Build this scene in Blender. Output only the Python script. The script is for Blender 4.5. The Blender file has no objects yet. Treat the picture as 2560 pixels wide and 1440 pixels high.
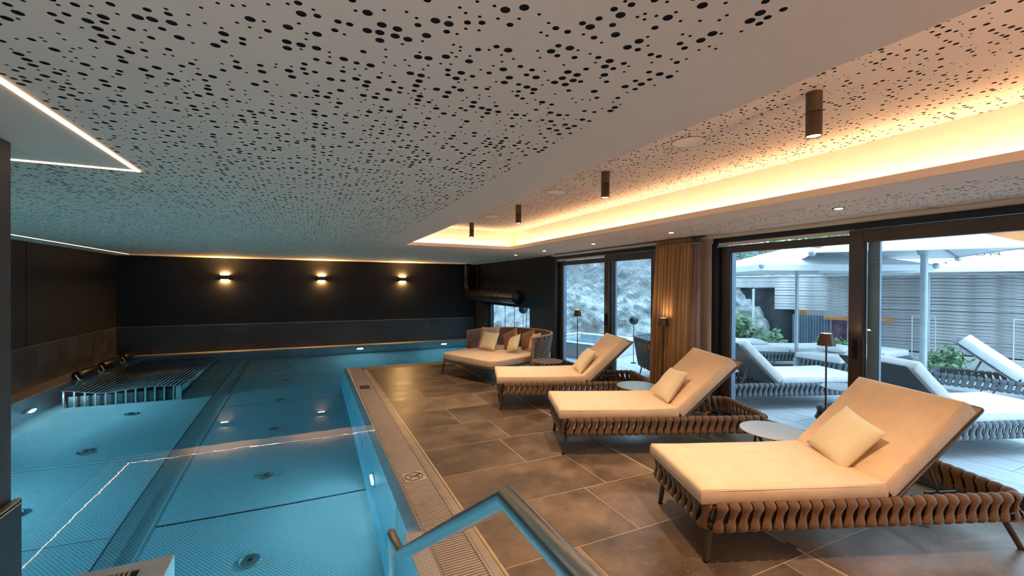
import bpy, bmesh, math, random
import numpy as np
from mathutils import Vector, Matrix, noise
C = bpy.context.scene
COL = C.collection
random.seed(7)
rng = np.random.default_rng(7)
PI = math.pi
R = math.radians

# ------------------------------------------------------------------ camera
cd = bpy.data.cameras.new('camera')
cam = bpy.data.objects.new('camera', cd)
COL.objects.link(cam)
cd.sensor_width = 36.0
cd.lens = 1082.0 / 2560.0 * 36.0
cd.clip_start = 0.03
rx = Vector((0.905848, -0.423572, 0.005097))
ux = Vector((-0.002333, 0.007043, 0.999972))
fx = Vector((0.423597, 0.905835, -0.005391))
cam.matrix_world = Matrix(((rx.x, ux.x, -fx.x, 0), (rx.y, ux.y, -fx.y, 0), (rx.z, ux.z, -fx.z, 1.65), (0, 0, 0, 1)))
C.camera = cam

# ------------------------------------------------------------------ view + world
C.view_settings.view_transform = 'Standard'
C.view_settings.look = 'None'
C.view_settings.gamma = 1
C.view_settings.use_curve_mapping = False
C.view_settings.exposure = 0.0
w = bpy.data.worlds.new('sky')
C.world = w
w.use_nodes = True
bg = w.node_tree.nodes['Background']
bg.inputs[0].default_value = (0.52, 0.77, 1.0, 1)
bg.inputs[1].default_value = 4.5
C.cycles.max_bounces = 9
C.cycles.diffuse_bounces = 4
C.cycles.glossy_bounces = 4
C.cycles.transmission_bounces = 6
C.cycles.transparent_max_bounces = 10
C.cycles.sample_clamp_indirect = 4.0
C.cycles.use_denoising = True

WARM = (1.0, 0.60, 0.30)
WARM2 = (1.0, 0.70, 0.45)
POOLC = (0.58, 0.90, 1.0)


def light(name, kind, loc, power, color, rot=(0, 0, 0), **kw):
    ld = bpy.data.lights.new(name, kind)
    ld.energy = power
    ld.color = color
    for k, v in kw.items():
        setattr(ld, k, v)
    o = bpy.data.objects.new(name, ld)
    o.location = loc
    o.rotation_euler = rot
    COL.objects.link(o)
    return o


def aim(o, d):
    o.rotation_euler = Vector(d).to_track_quat('-Z', 'Y').to_euler()


# soft overcast daylight from above the terrace, weak sun through cloud
s = light('sun', 'SUN', (8, 4, 8), 1.2, (0.75, 0.88, 1.0), angle=R(25))
aim(s, (-0.25, 0.45, -1))
# cove strips: linear area lights lying in the channel behind the lip
CX0, CX1, CY0, CY1 = 1.40, 3.277, -2.0, 7.06
COVE = 5.0
FILL_UPW = 1000
o = light('cove_light', 'AREA', (3.33, (CY0 + CY1) / 2, 2.33), COVE * 9, (1.0, 0.68, 0.42), shape='RECTANGLE', size=0.05, size_y=CY1 - CY0)
aim(o, (0.0, 0, 1)); o.rotation_euler = (R(180), 0, 0)
o = light('cove_light', 'AREA', (1.35, (CY0 + CY1) / 2, 2.33), COVE * 6, (1.0, 0.68, 0.42), shape='RECTANGLE', size=0.05, size_y=CY1 - CY0)
o.rotation_euler = (R(180), 0, 0)
o = light('cove_light', 'AREA', ((CX0 + CX1) / 2, 7.12, 2.33), COVE * 1.9, (1.0, 0.68, 0.42), shape='RECTANGLE', size=CX1 - CX0, size_y=0.05)
o.rotation_euler = (R(180), 0, 0)
# underwater pool lamps (fixtures are built with the pool)
PL = [((-3.60, 8.55, -0.85), (1, 0, -0.05), 170), ((-3.60, 5.2, -0.85), (1, 0, -0.05), 210), ((0.575, 4.62, -0.85), (-1, 0, -0.05), 48),
      ((0.575, 2.6, -0.85), (-1, 0, -0.05), 120), ((1.25, 12.42, -0.55), (0, -1, -0.05), 50), ((3.6, 12.42, -0.55), (0, -1, -0.05), 90),
      ((0.0, 1.08, -0.85), (0, 1, -0.05), 25)]
for p, d, e in PL:
    o = light('pool_light', 'AREA', p, e, POOLC, shape='DISK', size=0.16)
    aim(o, d)

# ------------------------------------------------------------------ materials
MATS = {}


def nmat(name):
    m = bpy.data.materials.new(name)
    m.use_nodes = True
    MATS[name] = m
    return m, m.node_tree.nodes, m.node_tree.links, m.node_tree.nodes['Principled BSDF']


def tex(n, l, kind, scale=None, coord='Object', mapscale=None, **kw):
    tc = n.new('ShaderNodeTexCoord')
    t = n.new(kind)
    src = tc.outputs[coord]
    if mapscale:
        mp = n.new('ShaderNodeMapping')
        mp.inputs['Scale'].default_value = mapscale
        l.new(src, mp.inputs['Vector'])
        src = mp.outputs[0]
    l.new(src, t.inputs['Vector'])
    if scale is not None and 'Scale' in t.inputs:
        t.inputs['Scale'].default_value = scale
    for k, v in kw.items():
        t.inputs[k].default_value = v
    return t


def ramp(n, l, fac, stops):
    r = n.new('ShaderNodeValToRGB')
    e = r.color_ramp.elements
    while len(e) < len(stops):
        e.new(0.5)
    for i, (p, c) in enumerate(stops):
        e[i].position = p
        e[i].color = (c[0], c[1], c[2], 1) if not isinstance(c, (int, float)) else (c, c, c, 1)
    l.new(fac, r.inputs[0])
    return r


def bump(n, l, b, h, strength, dist=0.01):
    bn = n.new('ShaderNodeBump')
    bn.inputs['Strength'].default_value = strength
    bn.inputs['Distance'].default_value = dist
    l.new(h, bn.inputs['Height'])
    l.new(bn.outputs[0], b.inputs['Normal'])


def plain(name, col, rough=0.6, metal=0.0, var=0.12, scale=6.0, bumps=0.0, bscale=60.0, spec=0.5, coord='Object', mapscale=None):
    m, n, l, b = nmat(name)
    t = tex(n, l, 'ShaderNodeTexNoise', scale, coord, mapscale, Detail=4.0)
    c0 = tuple(c * (1 - var) for c in col)
    c1 = tuple(min(1, c * (1 + var)) for c in col)
    r = ramp(n, l, t.outputs['Fac'], [(0.3, c0), (0.7, c1)])
    l.new(r.outputs[0], b.inputs['Base Color'])
    b.inputs['Roughness'].default_value = rough
    b.inputs['Metallic'].default_value = metal
    b.inputs['Specular IOR Level'].default_value = spec
    if bumps:
        t2 = tex(n, l, 'ShaderNodeTexNoise', bscale, coord, mapscale, Detail=3.0)
        bump(n, l, b, t2.outputs['Fac'], bumps, 0.004)
    return m


def emis(name, col, strength):
    m, n, l, b = nmat(name)
    b.inputs['Base Color'].default_value = (0.8, 0.8, 0.8, 1)
    b.inputs['Emission Color'].default_value = (*col, 1)
    b.inputs['Emission Strength'].default_value = strength
    return m


CEIL = plain('ceiling_warm_light_tint', (0.66, 0.535, 0.43), 0.85, var=0.02, spec=0.2)  # white ceiling; the warm room light is tinted into this colour
COVEM = plain('cove_paint', (0.78, 0.66, 0.52), 0.85, var=0.02, spec=0.2)
FELT = plain('black_felt', (0.020, 0.018, 0.020), 0.95, spec=0.1)
FELT_LIT = plain('lit_felt', (0.085, 0.055, 0.042), 0.95, spec=0.1)  # felt browned to stand in for light passing into the holes
DWALL = plain('black_plaster', (0.0065, 0.006, 0.0065), 0.62, var=0.25, scale=3, bumps=0.25, bscale=30, spec=0.22)
CWALL = plain('column_plaster', (0.026, 0.021, 0.020), 0.6, var=0.3, scale=5, bumps=0.8, bscale=45)
LWALL = plain('cream_wall_paint', (0.72, 0.62, 0.50), 0.8, var=0.03)
FRAME = plain('bronze_aluminium', (0.055, 0.042, 0.036), 0.38, 0.35, var=0.1)
FRAMEB = plain('black_aluminium', (0.012, 0.012, 0.014), 0.4, 0.2)
SEAL = plain('blue_grey_spacer', (0.16, 0.24, 0.32), 0.5)
STEEL = plain('brushed_steel', (0.62, 0.60, 0.58), 0.24, 1.0, var=0.08, scale=8, mapscale=(1, 40, 40), bumps=0.08, bscale=20)
STEELM = plain('matt_steel_trim', (0.50, 0.45, 0.40), 0.42, 0.9, var=0.08)
LEG = plain('taupe_powder_coat', (0.055, 0.045, 0.038), 0.45, 0.2)
GLEG = plain('grey_powder_coat', (0.16, 0.17, 0.18), 0.5, 0.1)
BLACK = plain('black_metal', (0.012, 0.011, 0.011), 0.35, 0.4)
BRONZE = plain('dark_bronze', (0.07, 0.045, 0.03), 0.4, 0.5)
WOODC = plain('weathered_board', (0.46, 0.45, 0.45), 0.75, var=0.5, scale=3, mapscale=(1.2, 14, 14), bumps=0.3, bscale=12)
CANVAS = plain('white_canvas', (0.74, 0.76, 0.78), 0.9, var=0.03, bumps=1.0, bscale=3.0, mapscale=(1, 0.35, 1))
TABLE = plain('grey_table_lacquer', (0.34, 0.36, 0.37), 0.16, 0.0, var=0.02)
TABLEG = plain('olive_grey_table_lacquer', (0.17, 0.20, 0.18), 0.3, var=0.02)
TABLEB = plain('brown_table_lacquer', (0.13, 0.10, 0.08), 0.3, var=0.02)
GOLD = plain('brass_edge_trim', (0.65, 0.48, 0.27), 0.35, 0.9)
GROUT = plain('tile_grout', (0.52, 0.40, 0.29), 0.9, var=0.1)
GROUTD = plain('dark_bed', (0.02, 0.02, 0.022), 0.9)


def fabric(name, col, wscale=260, var=0.1, rough=0.9):
    m, n, l, b = nmat(name)
    t = tex(n, l, 'ShaderNodeTexNoise', 9.0, Detail=3.0)
    v = tex(n, l, 'ShaderNodeTexVoronoi', wscale)
    mx = n.new('ShaderNodeMath'); mx.operation = 'MULTIPLY_ADD'
    mx.inputs[1].default_value = 0.35
    l.new(v.outputs['Distance'], mx.inputs[0]); l.new(t.outputs['Fac'], mx.inputs[2])
    r = ramp(n, l, mx.outputs[0], [(0.3, tuple(c * (1 + var) for c in col)), (0.95, tuple(c * (1 - var) for c in col))])
    l.new(r.outputs[0], b.inputs['Base Color'])
    b.inputs['Roughness'].default_value = rough
    b.inputs['Specular IOR Level'].default_value = 0.15
    b.inputs['Sheen Weight'].default_value = 0.2
    bump(n, l, b, v.outputs['Distance'], 0.25, 0.002)
    return m


CUSH = fabric('beige_cushion_fabric', (0.70, 0.505, 0.325))
WCUSH = fabric('white_outdoor_fabric', (0.72, 0.72, 0.72))
BOARD = fabric('tan_back_canvas', (0.36, 0.24, 0.15), 180)
OBOARD = fabric('grey_back_canvas', (0.13, 0.15, 0.17), 180)
STRAP = fabric('brown_padded_strap', (0.150, 0.080, 0.038), 320, 0.15, 0.75)
GSTRAP = fabric('grey_padded_strap', (0.14, 0.16, 0.18), 320, 0.15, 0.75)
BRAID = fabric('mauve_braid', (0.17, 0.115, 0.095), 200, 0.2)
SUEDE = fabric('brown_suede', (0.30, 0.15, 0.07), 60, 0.2, 0.75)
PEACH = fabric('peach_linen', (0.60, 0.38, 0.25), 300)


def checked():
    m, n, l, b = nmat('houndstooth_fabric')
    tc = n.new('ShaderNodeTexCoord')
    ck = n.new('ShaderNodeTexChecker'); ck.inputs['Scale'].default_value = 54
    l.new(tc.outputs['UV'], ck.inputs['Vector'])
    ck.inputs['Color1'].default_value = (0.80, 0.70, 0.50, 1)
    ck.inputs['Color2'].default_value = (0.60, 0.49, 0.32, 1)
    l.new(ck.outputs['Color'], b.inputs['Base Color'])
    b.inputs['Roughness'].default_value = 0.95
    b.inputs['Specular IOR Level'].default_value = 0.1
    bump(n, l, b, ck.outputs['Fac'], 0.4, 0.003)
    return m


CHECK = checked()


def curtain_mat():
    m, n, l, b = nmat('ochre_curtain_fabric')
    t = tex(n, l, 'ShaderNodeTexNoise', 160, mapscale=(1, 1, 0.3))
    r = ramp(n, l, t.outputs['Fac'], [(0.3, (0.33, 0.185, 0.075)), (0.7, (0.38, 0.215, 0.09))])
    l.new(r.outputs[0], b.inputs['Base Color'])
    b.inputs['Roughness'].default_value = 0.8
    b.inputs['Sheen Weight'].default_value = 0.3
    return m


CURT = curtain_mat()
CURT2 = fabric('mauve_curtain_lining', (0.26, 0.19, 0.17), 200)


def stone(name, base, hi, rough=0.35, sc=1.0):
    m, n, l, b = nmat(name)
    oi = n.new('ShaderNodeObjectInfo')
    tc = n.new('ShaderNodeTexCoord')
    ad = n.new('ShaderNodeVectorMath'); ad.operation = 'ADD'
    l.new(tc.outputs['Object'], ad.inputs[0])
    ml = n.new('ShaderNodeVectorMath'); ml.operation = 'SCALE'
    l.new(oi.outputs['Location'], ml.inputs[0]); ml.inputs['Scale'].default_value = 3.7
    l.new(ml.outputs[0], ad.inputs[1])
    t = n.new('ShaderNodeTexNoise'); t.inputs['Scale'].default_value = 2.2 * sc; t.inputs['Detail'].default_value = 8; t.inputs['Roughness'].default_value = 0.7
    l.new(ad.outputs[0], t.inputs['Vector'])
    r = ramp(n, l, t.outputs['Fac'], [(0.34, tuple(c * 0.5 for c in base)), (0.5, base), (0.66, tuple(c * 1.6 for c in base))])
    # pale mineral flecks
    t2 = n.new('ShaderNodeTexNoise'); t2.inputs['Scale'].default_value = 20 * sc; t2.inputs['Detail'].default_value = 6; t2.inputs['Roughness'].default_value = 0.8
    l.new(ad.outputs[0], t2.inputs['Vector'])
    r2 = ramp(n, l, t2.outputs['Fac'], [(0.60, 0.0), (0.70, 1.0)])
    hs = n.new('ShaderNodeHueSaturation'); mr = n.new('ShaderNodeMapRange'); mr.inputs['To Min'].default_value = 0.78; mr.inputs['To Max'].default_value = 1.22
    l.new(oi.outputs['Random'], mr.inputs['Value']); l.new(mr.outputs[0], hs.inputs['Value']); l.new(r.outputs[0], hs.inputs['Color'])
    mx = n.new('ShaderNodeMixRGB'); l.new(r2.outputs[0], mx.inputs[0]); l.new(hs.outputs[0], mx.inputs[1]); mx.inputs[2].default_value = (*hi, 1)
    l.new(mx.outputs[0], b.inputs['Base Color'])
    rr = ramp(n, l, t.outputs['Fac'], [(0.3, rough - 0.08), (0.7, rough + 0.1)])
    l.new(rr.outputs[0], b.inputs['Roughness'])
    bump(n, l, b, t2.outputs['Fac'], 0.15, 0.003)
    return m


TILE = stone('brown_stone_tile', (0.135, 0.092, 0.060), (0.40, 0.30, 0.21), 0.36)
CLAD = stone('dark_stone_cladding', (0.014, 0.0135, 0.0145), (0.09, 0.08, 0.07), 0.5)
PAVER = plain('pale_terrace_slab', (0.46, 0.50, 0.53), 0.75, var=0.12, scale=3, mapscale=(6, 1, 1), bumps=0.1)


def dots(name, base, bumpst=0.5, px_=0.036, py_=0.046, gain=1.9):
    """stainless sheet with rows of raised dimples"""
    m, n, l, b = nmat(name)
    tc = n.new('ShaderNodeTexCoord')
    sp = n.new('ShaderNodeSeparateXYZ'); l.new(tc.outputs['Object'], sp.inputs[0])

    def wave(out, freq, off=0.0):
        a = n.new('ShaderNodeMath'); a.operation = 'MULTIPLY_ADD'; a.inputs[1].default_value = 2 * PI * freq; a.inputs[2].default_value = off
        l.new(out, a.inputs[0])
        c = n.new('ShaderNodeMath'); c.operation = 'SINE'; l.new(a.outputs[0], c.inputs[0])
        return c
    wx = wave(sp.outputs['X'], 1 / px_)
    wy = wave(sp.outputs['Y'], 1 / py_)
    pr = n.new('ShaderNodeMath'); pr.operation = 'MULTIPLY'; l.new(wx.outputs[0], pr.inputs[0]); l.new(wy.outputs[0], pr.inputs[1])
    r = ramp(n, l, pr.outputs[0], [(0.35, 0.0), (0.75, 1.0)])
    mx = n.new('ShaderNodeMixRGB'); l.new(r.outputs[0], mx.inputs[0])
    mx.inputs[1].default_value = (*base, 1)
    mx.inputs[2].default_value = (*(min(1, c * gain) for c in base), 1)
    l.new(mx.outputs[0], b.inputs['Base Color'])
    b.inputs['Metallic'].default_value = 0.35
    b.inputs['Roughness'].default_value = 0.42
    bump(n, l, b, r.outputs[0], bumpst, 0.004)
    return m


PSTEEL = plain('pool_wall_steel', (0.40, 0.43, 0.44), 0.30, 0.55, var=0.1, scale=4)
PFLOOR = dots('pool_floor_steel', (0.20, 0.21, 0.21), 0.6, 0.030, 0.036, gain=2.6)
PLATE = dots('dimpled_step_steel', (0.55, 0.50, 0.45), 0.3, 0.03, 0.05, 0.8)


def water():
    m, n, l, b = nmat('pool_water')
    n.remove(b)
    out = n['Material Output']
    g = n.new('ShaderNodeBsdfGlass')
    g.inputs['IOR'].default_value = 1.33
    g.inputs['Roughness'].default_value = 0.0
    t = tex(n, l, 'ShaderNodeTexNoise', 1.6, mapscale=(1, 1.6, 1), Detail=3.0)
    bn = n.new('ShaderNodeBump'); bn.inputs['Strength'].default_value = 0.028; bn.inputs['Distance'].default_value = 0.02
    l.new(t.outputs['Fac'], bn.inputs['Height']); l.new(bn.outputs[0], g.inputs['Normal'])
    l.new(g.outputs[0], out.inputs['Surface'])
    v = n.new('ShaderNodeVolumeAbsorption')
    v.inputs['Color'].default_value = (0.14, 0.72, 0.86, 1)
    v.inputs['Density'].default_value = 0.46
    l.new(v.outputs[0], out.inputs['Volume'])
    return m


WATER = water()


def glass():
    m, n, l, b = nmat('window_glass')
    n.remove(b)
    out = n['Material Output']
    tr = n.new('ShaderNodeBsdfTransparent'); tr.inputs[0].default_value = (0.93, 0.97, 0.98, 1)
    gl = n.new('ShaderNodeBsdfGlossy'); gl.inputs['Roughness'].default_value = 0.0
    fr = n.new('ShaderNodeFresnel'); fr.inputs[0].default_value = 1.45
    mx = n.new('ShaderNodeMixShader')
    ge = n.new('ShaderNodeNewGeometry')
    sb = n.new('ShaderNodeMath'); sb.operation = 'SUBTRACT'; sb.inputs[0].default_value = 1.0; l.new(ge.outputs['Backfacing'], sb.inputs[1])
    mu = n.new('ShaderNodeMath'); mu.operation = 'MULTIPLY'; l.new(fr.outputs[0], mu.inputs[0]); l.new(sb.outputs[0], mu.inputs[1])
    l.new(mu.outputs[0], mx.inputs[0]); l.new(tr.outputs[0], mx.inputs[1]); l.new(gl.outputs[0], mx.inputs[2])
    l.new(mx.outputs[0], out.inputs['Surface'])
    return m


GLASS = glass()


def rockmat():
    m, n, l, b = nmat('grey_rock')
    t = tex(n, l, 'ShaderNodeTexNoise', 2.6, Detail=9.0, Roughness=0.75)
    r = ramp(n, l, t.outputs['Fac'], [(0.3, (0.10, 0.12, 0.12)), (0.45, (0.38, 0.42, 0.42)), (0.7, (0.74, 0.78, 0.78))])
    l.new(r.outputs[0], b.inputs['Base Color'])
    b.inputs['Roughness'].default_value = 0.9
    t2 = tex(n, l, 'ShaderNodeTexNoise', 9, Detail=8.0, Roughness=0.8)
    bump(n, l, b, t2.outputs['Fac'], 0.9, 0.06)
    return m


ROCK = rockmat()
LEAF = plain('green_leaves', (0.17, 0.30, 0.14), 0.6, var=0.5, scale=4)
LEAF2 = plain('dark_green_leaves', (0.05, 0.15, 0.07), 0.6, var=0.5, scale=4)
TARP = plain('black_pond_liner', (0.022, 0.030, 0.036), 0.35, var=0.3)
GTARP = plain('green_tarpaulin', (0.10, 0.36, 0.24), 0.5, var=0.2)
PTARP = plain('purple_sheet', (0.22, 0.13, 0.20), 0.6, var=0.4)
CORR = plain('blue_grey_sheet_metal', (0.18, 0.24, 0.30), 0.5, 0.3)
SOFFIT = plain('orange_larch_boards', (0.62, 0.27, 0.10), 0.7, var=0.25, scale=2, mapscale=(1, 8, 8))
LOG = plain('split_log', (0.36, 0.25, 0.17), 0.85, var=0.35)
GRAVEL = plain('pale_gravel', (0.42, 0.38, 0.33), 0.9, var=0.5, scale=40)
CONC = plain('pale_concrete', (0.55, 0.58, 0.60), 0.85, var=0.1)
UPOLE = plain('grey_umbrella_metal', (0.40, 0.45, 0.48), 0.4, 0.3)
INK = plain('dark_print', (0.03, 0.04, 0.05), 0.7)
INKP = plain('faded_print', (0.34, 0.36, 0.37), 0.7)
RIM = plain('satin_steel_rim', (0.75, 0.75, 0.75), 0.45, 0.5)
LED = emis('led_strip_light', (1.0, 0.62, 0.38), 16)
LEDW = emis('led_wall_strip_light', (1.0, 0.62, 0.40), 7)
LEDF = emis('led_far_strip_light', (1.0, 0.66, 0.45), 10)
LAMPE = emis('warm_lamp_face', (1.0, 0.66, 0.34), 25)
SCONE = emis('sconce_slot_light', (1.0, 0.58, 0.22), 30)
POOLE = emis('pool_lamp_lens', (0.75, 0.94, 1.0), 22)


# ------------------------------------------------------------------ mesh helpers
class MB:
    def __init__(s):
        s.v = []; s.f = []; s.uv = None

    def add(s, vs, fs):
        o = len(s.v)
        s.v += [tuple(v) for v in vs]
        s.f += [tuple(i + o for i in f) for f in fs]
        return s

    def box(s, a, b):
        x0, y0, z0 = a; x1, y1, z1 = b
        return s.add([(x0, y0, z0), (x1, y0, z0), (x1, y1, z0), (x0, y1, z0), (x0, y0, z1), (x1, y0, z1), (x1, y1, z1), (x0, y1, z1)],
                     [(0, 3, 2, 1), (4, 5, 6, 7), (0, 1, 5, 4), (1, 2, 6, 5), (2, 3, 7, 6), (3, 0, 4, 7)])

    def tube(s, pts, r, n=10, closed=False, caps=True):
        P = [Vector(p) for p in pts]
        m = len(P)
        rs = r if isinstance(r, (list, tuple)) else [r] * m
        rings = []
        up0 = None
        for i in range(m):
            if closed:
                t = (P[(i + 1) % m] - P[i - 1])
            else:
                t = (P[min(i + 1, m - 1)] - P[max(i - 1, 0)])
            t.normalize()
            if up0 is None:
                a = Vector((0, 0, 1)) if abs(t.z) < 0.9 else Vector((1, 0, 0))
            else:
                a = up0
            u = (a - t * a.dot(t)).normalized(); v = t.cross(u)
            up0 = u
            # widen at mitred bends
            k = 1.0
            if not closed and 0 < i < m - 1 or closed:
                d1 = (P[i] - P[i - 1]).normalized(); d2 = (P[(i + 1) % m] - P[i]).normalized()
                c = max(0.5, math.sqrt(max(0.01, (1 + d1.dot(d2)) / 2)))
                bend = (d2 - d1)
                if bend.length > 1e-4:
                    bend.normalize(); k = 1 / c
            ring = []
            for j in range(n):
                an = 2 * PI * j / n
                q = u * math.cos(an) + v * math.sin(an)
                if k > 1.0001:
                    q = q + bend * (q.dot(bend) * (k - 1))
                ring.append(P[i] + q * rs[i])
            rings.append(ring)
        vs = [p for rg in rings for p in rg]
        fs = []
        for i in range(m if closed else m - 1):
            a = i * n; b = ((i + 1) % m) * n
            for j in range(n):
                j2 = (j + 1) % n
                fs.append((a + j, a + j2, b + j2, b + j))
        if caps and not closed:
            fs.append(tuple(range(n - 1, -1, -1)))
            fs.append(tuple((m - 1) * n + j for j in range(n)))
        return s.add(vs, fs)

    def lathe(s, prof, n=24, c=(0, 0, 0)):
        vs = []; fs = []
        for (r_, z) in prof:
            for j in range(n):
                a = 2 * PI * j / n
                vs.append((c[0] + r_ * math.cos(a), c[1] + r_ * math.sin(a), c[2] + z))
        for i in range(len(prof) - 1):
            for j in range(n):
                j2 = (j + 1) % n
                fs.append((i * n + j, i * n + j2, (i + 1) * n + j2, (i + 1) * n + j))
        if prof[0][0] > 1e-5:
            fs.append(tuple(range(n - 1, -1, -1)))
        if prof[-1][0] > 1e-5:
            fs.append(tuple((len(prof) - 1) * n + j for j in range(n)))
        return s.add(vs, fs)

    def grid(s, nu, nv, fn, double=0.0):
        vs = [fn(i / (nu - 1), j / (nv - 1)) for i in range(nu) for j in range(nv)]
        fs = [(i * nv + j, (i + 1) * nv + j, (i + 1) * nv + j + 1, i * nv + j + 1) for i in range(nu - 1) for j in range(nv - 1)]
        return s.add(vs, fs)

    def prism(s, poly, z0, z1):
        n = len(poly)
        vs = [(x, y, z0) for x, y in poly] + [(x, y, z1) for x, y in poly]
        fs = [tuple(range(n - 1, -1, -1)), tuple(range(n, 2 * n))] + [(i, (i + 1) % n, n + (i + 1) % n, n + i) for i in range(n)]
        return s.add(vs, fs)

    def sphere(s, c, r, n=12, sc=(1, 1, 1)):
        vs = []; fs = []
        m = n // 2
        for i in range(m + 1):
            t = PI * i / m
            for j in range(n):
                a = 2 * PI * j / n
                vs.append((c[0] + r * sc[0] * math.sin(t) * math.cos(a), c[1] + r * sc[1] * math.sin(t) * math.sin(a), c[2] + r * sc[2] * math.cos(t)))
        for i in range(m):
            for j in range(n):
                j2 = (j + 1) % n
                fs.append((i * n + j, (i + 1) * n + j, (i + 1) * n + j2, i * n + j2))
        return s.add(vs, fs)

    def mesh(s, name):
        me = bpy.data.meshes.new(name)
        me.from_pydata([tuple(v) for v in s.v], [], s.f)
        me.update()
        return me

    def obj(s, name, mat, parent=None, smooth=False, bevel=0.0, seg=2, kind=None, label=None, solid=0.0):
        me = s.mesh(name)
        me.materials.append(mat)
        if smooth:
            me.shade_smooth()
        if bevel:
            bm = bmesh.new(); bm.from_mesh(me)
            bmesh.ops.remove_doubles(bm, verts=bm.verts, dist=1e-5)
            ed = [e for e in bm.edges if len(e.link_faces) == 2 and e.calc_face_angle(0) > 0.5]
            bmesh.ops.bevel(bm, geom=ed, offset=bevel, segments=seg, profile=0.5, affect='EDGES', clamp_overlap=True)
            bm.to_mesh(me); bm.free()
            if seg > 1:
                me.shade_smooth()
                me.set_sharp_from_angle(angle=R(40))
        elif smooth:
            me.set_sharp_from_angle(angle=R(45))
        return link(me, name, parent, kind, label)


def link(me, name, parent=None, kind=None, label=None, loc=None, rot=None):
    o = bpy.data.objects.new(name, me)
    COL.objects.link(o)
    if parent is not None:
        o.parent = parent
    if kind: o['kind'] = kind
    if label: o['label'] = label
    if loc is not None: o.location = loc
    if rot is not None: o.rotation_euler = rot
    return o


def tag(o, label, cat, group=None, kind=None):
    o['label'] = label; o['category'] = cat
    if group: o['group'] = group
    if kind: o['kind'] = kind
    return o


def thing(name, label, cat, loc=(0, 0, 0), rz=0.0, group=None):
    o = bpy.data.objects.new(name, None)
    o.empty_display_size = 0.1
    COL.objects.link(o)
    o.location = loc; o.rotation_euler = (0, 0, rz)
    return tag(o, label, cat, group)


def struct(name, loc=(0, 0, 0)):
    o = bpy.data.objects.new(name, None)
    o.empty_display_size = 0.1
    COL.objects.link(o); o.location = loc
    o['kind'] = 'structure'
    return o


def copy_tree(o, parent=None):
    c = o.copy(); COL.objects.link(c); c.parent = parent
    for ch in o.children:
        copy_tree(ch, c)
    return c


H = 2.298           # ceiling height
XW = 4.70           # window wall
YF = 12.73          # far wall
XL = -3.99          # left wall
GL, GR = 0.68, 1.01  # gutter beside the deck

# ------------------------------------------------------------------ perforated ceiling


def perforated(name, x0, x1, y0, y1, z, skip=None, nseg=12, walls=True, parent=None, cell=0.0365, prob=0.58, mat=CEIL, hs=1.0):
    nx = max(1, int(round((x1 - x0) / cell))); ny = max(1, int(round((y1 - y0) / cell)))
    cx = (x1 - x0) / nx; cy = (y1 - y0) / ny
    ix, iy = np.meshgrid(np.arange(nx), np.arange(ny), indexing='ij')
    ix = ix.ravel(); iy = iy.ravel()
    X = x0 + ix * cx; Y = y0 + iy * cy
    keep = np.ones(len(X), bool)
    solid_force = np.zeros(len(X), bool)
    if skip is not None:
        solid_force = skip(X + cx / 2, Y + cy / 2)
    has = (rng.random(len(X)) < prob) & ~solid_force
    V = []; F = []; off = 0
    # solid cells merged into runs along Y
    S = (~has).reshape(nx, ny)
    sv = []; sf = []
    for i in range(nx):
        col = S[i]; j = 0
        while j < ny:
            if col[j]:
                k = j
                while k < ny and col[k]: k += 1
                a = x0 + i * cx; b = a + cx; c = y0 + j * cy; d = y0 + k * cy
                o = len(sv)
                sv += [(a, c, z), (a, d, z), (b, d, z), (b, c, z)]
                sf.append((o, o + 1, o + 2, o + 3))
                j = k
            else:
                j += 1
    n = nseg
    Xh = X[has]; Yh = Y[has]; m = len(Xh)
    rr = rng.choice([0.0122, 0.0090, 0.0047], m, p=[0.27, 0.31, 0.42]) * hs
    jx = (rng.random(m) - 0.5) * (cx - 2 * rr - 0.002); jy = (rng.random(m) - 0.5) * (cy - 2 * rr - 0.002)
    px = Xh + cx / 2 + jx; py = Yh + cy / 2 + jy
    # outer boundary points on the cell, n of them starting at corner 225 deg
    q = n // 4
    bx = []; by = []
    for k in range(n):
        side, t = divmod(k, q); t = t / q
        if side == 0: bx.append(t); by.append(0)
        elif side == 1: bx.append(1); by.append(t)
        elif side == 2: bx.append(1 - t); by.append(1)
        else: bx.append(0); by.append(1 - t)
    bx = np.array(bx); by = np.array(by)
    an = -3 * PI / 4 + 2 * PI * np.arange(n) / n
    outer = np.stack([Xh[:, None] + bx * cx, Yh[:, None] + by * cy, np.full((m, n), z)], -1)
    inner = np.stack([px[:, None] + rr[:, None] * np.cos(an), py[:, None] + rr[:, None] * np.sin(an), np.full((m, n), z)], -1)
    parts = [outer, inner]
    if walls:
        top = inner.copy(); top[..., 2] += 0.005
        parts.append(top)
    A = np.concatenate(parts, 1)
    per = A.shape[1]
    vs = A.reshape(-1, 3)
    base = (np.arange(m) * per)[:, None]
    k = np.arange(n); k2 = (k + 1) % n
    f1 = np.stack([base + k, base + n + k, base + n + k2, base + k2], -1).reshape(-1, 4)
    fs = [f1]
    if walls:
        fs.append(np.stack([base + n + k, base + 2 * n + k, base + 2 * n + k2, base + n + k2], -1).reshape(-1, 4))
    fs = np.concatenate(fs, 0)
    nv0 = len(sv)
    me = bpy.data.meshes.new(name)
    allv = np.concatenate([np.array(sv, float).reshape(-1, 3), vs], 0)
    allf = np.concatenate([np.array(sf, int).reshape(-1, 4), fs + nv0], 0)
    me.vertices.add(len(allv)); me.vertices.foreach_set('co', allv.ravel())
    me.loops.add(allf.size); me.loops.foreach_set('vertex_index', allf.ravel())
    me.polygons.add(len(allf)); me.polygons.foreach_set('loop_start', np.arange(0, allf.size, 4))
    me.update(calc_edges=True)
    me.shade_flat()
    me.materials.append(mat)
    return link(me, name, parent)


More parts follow.
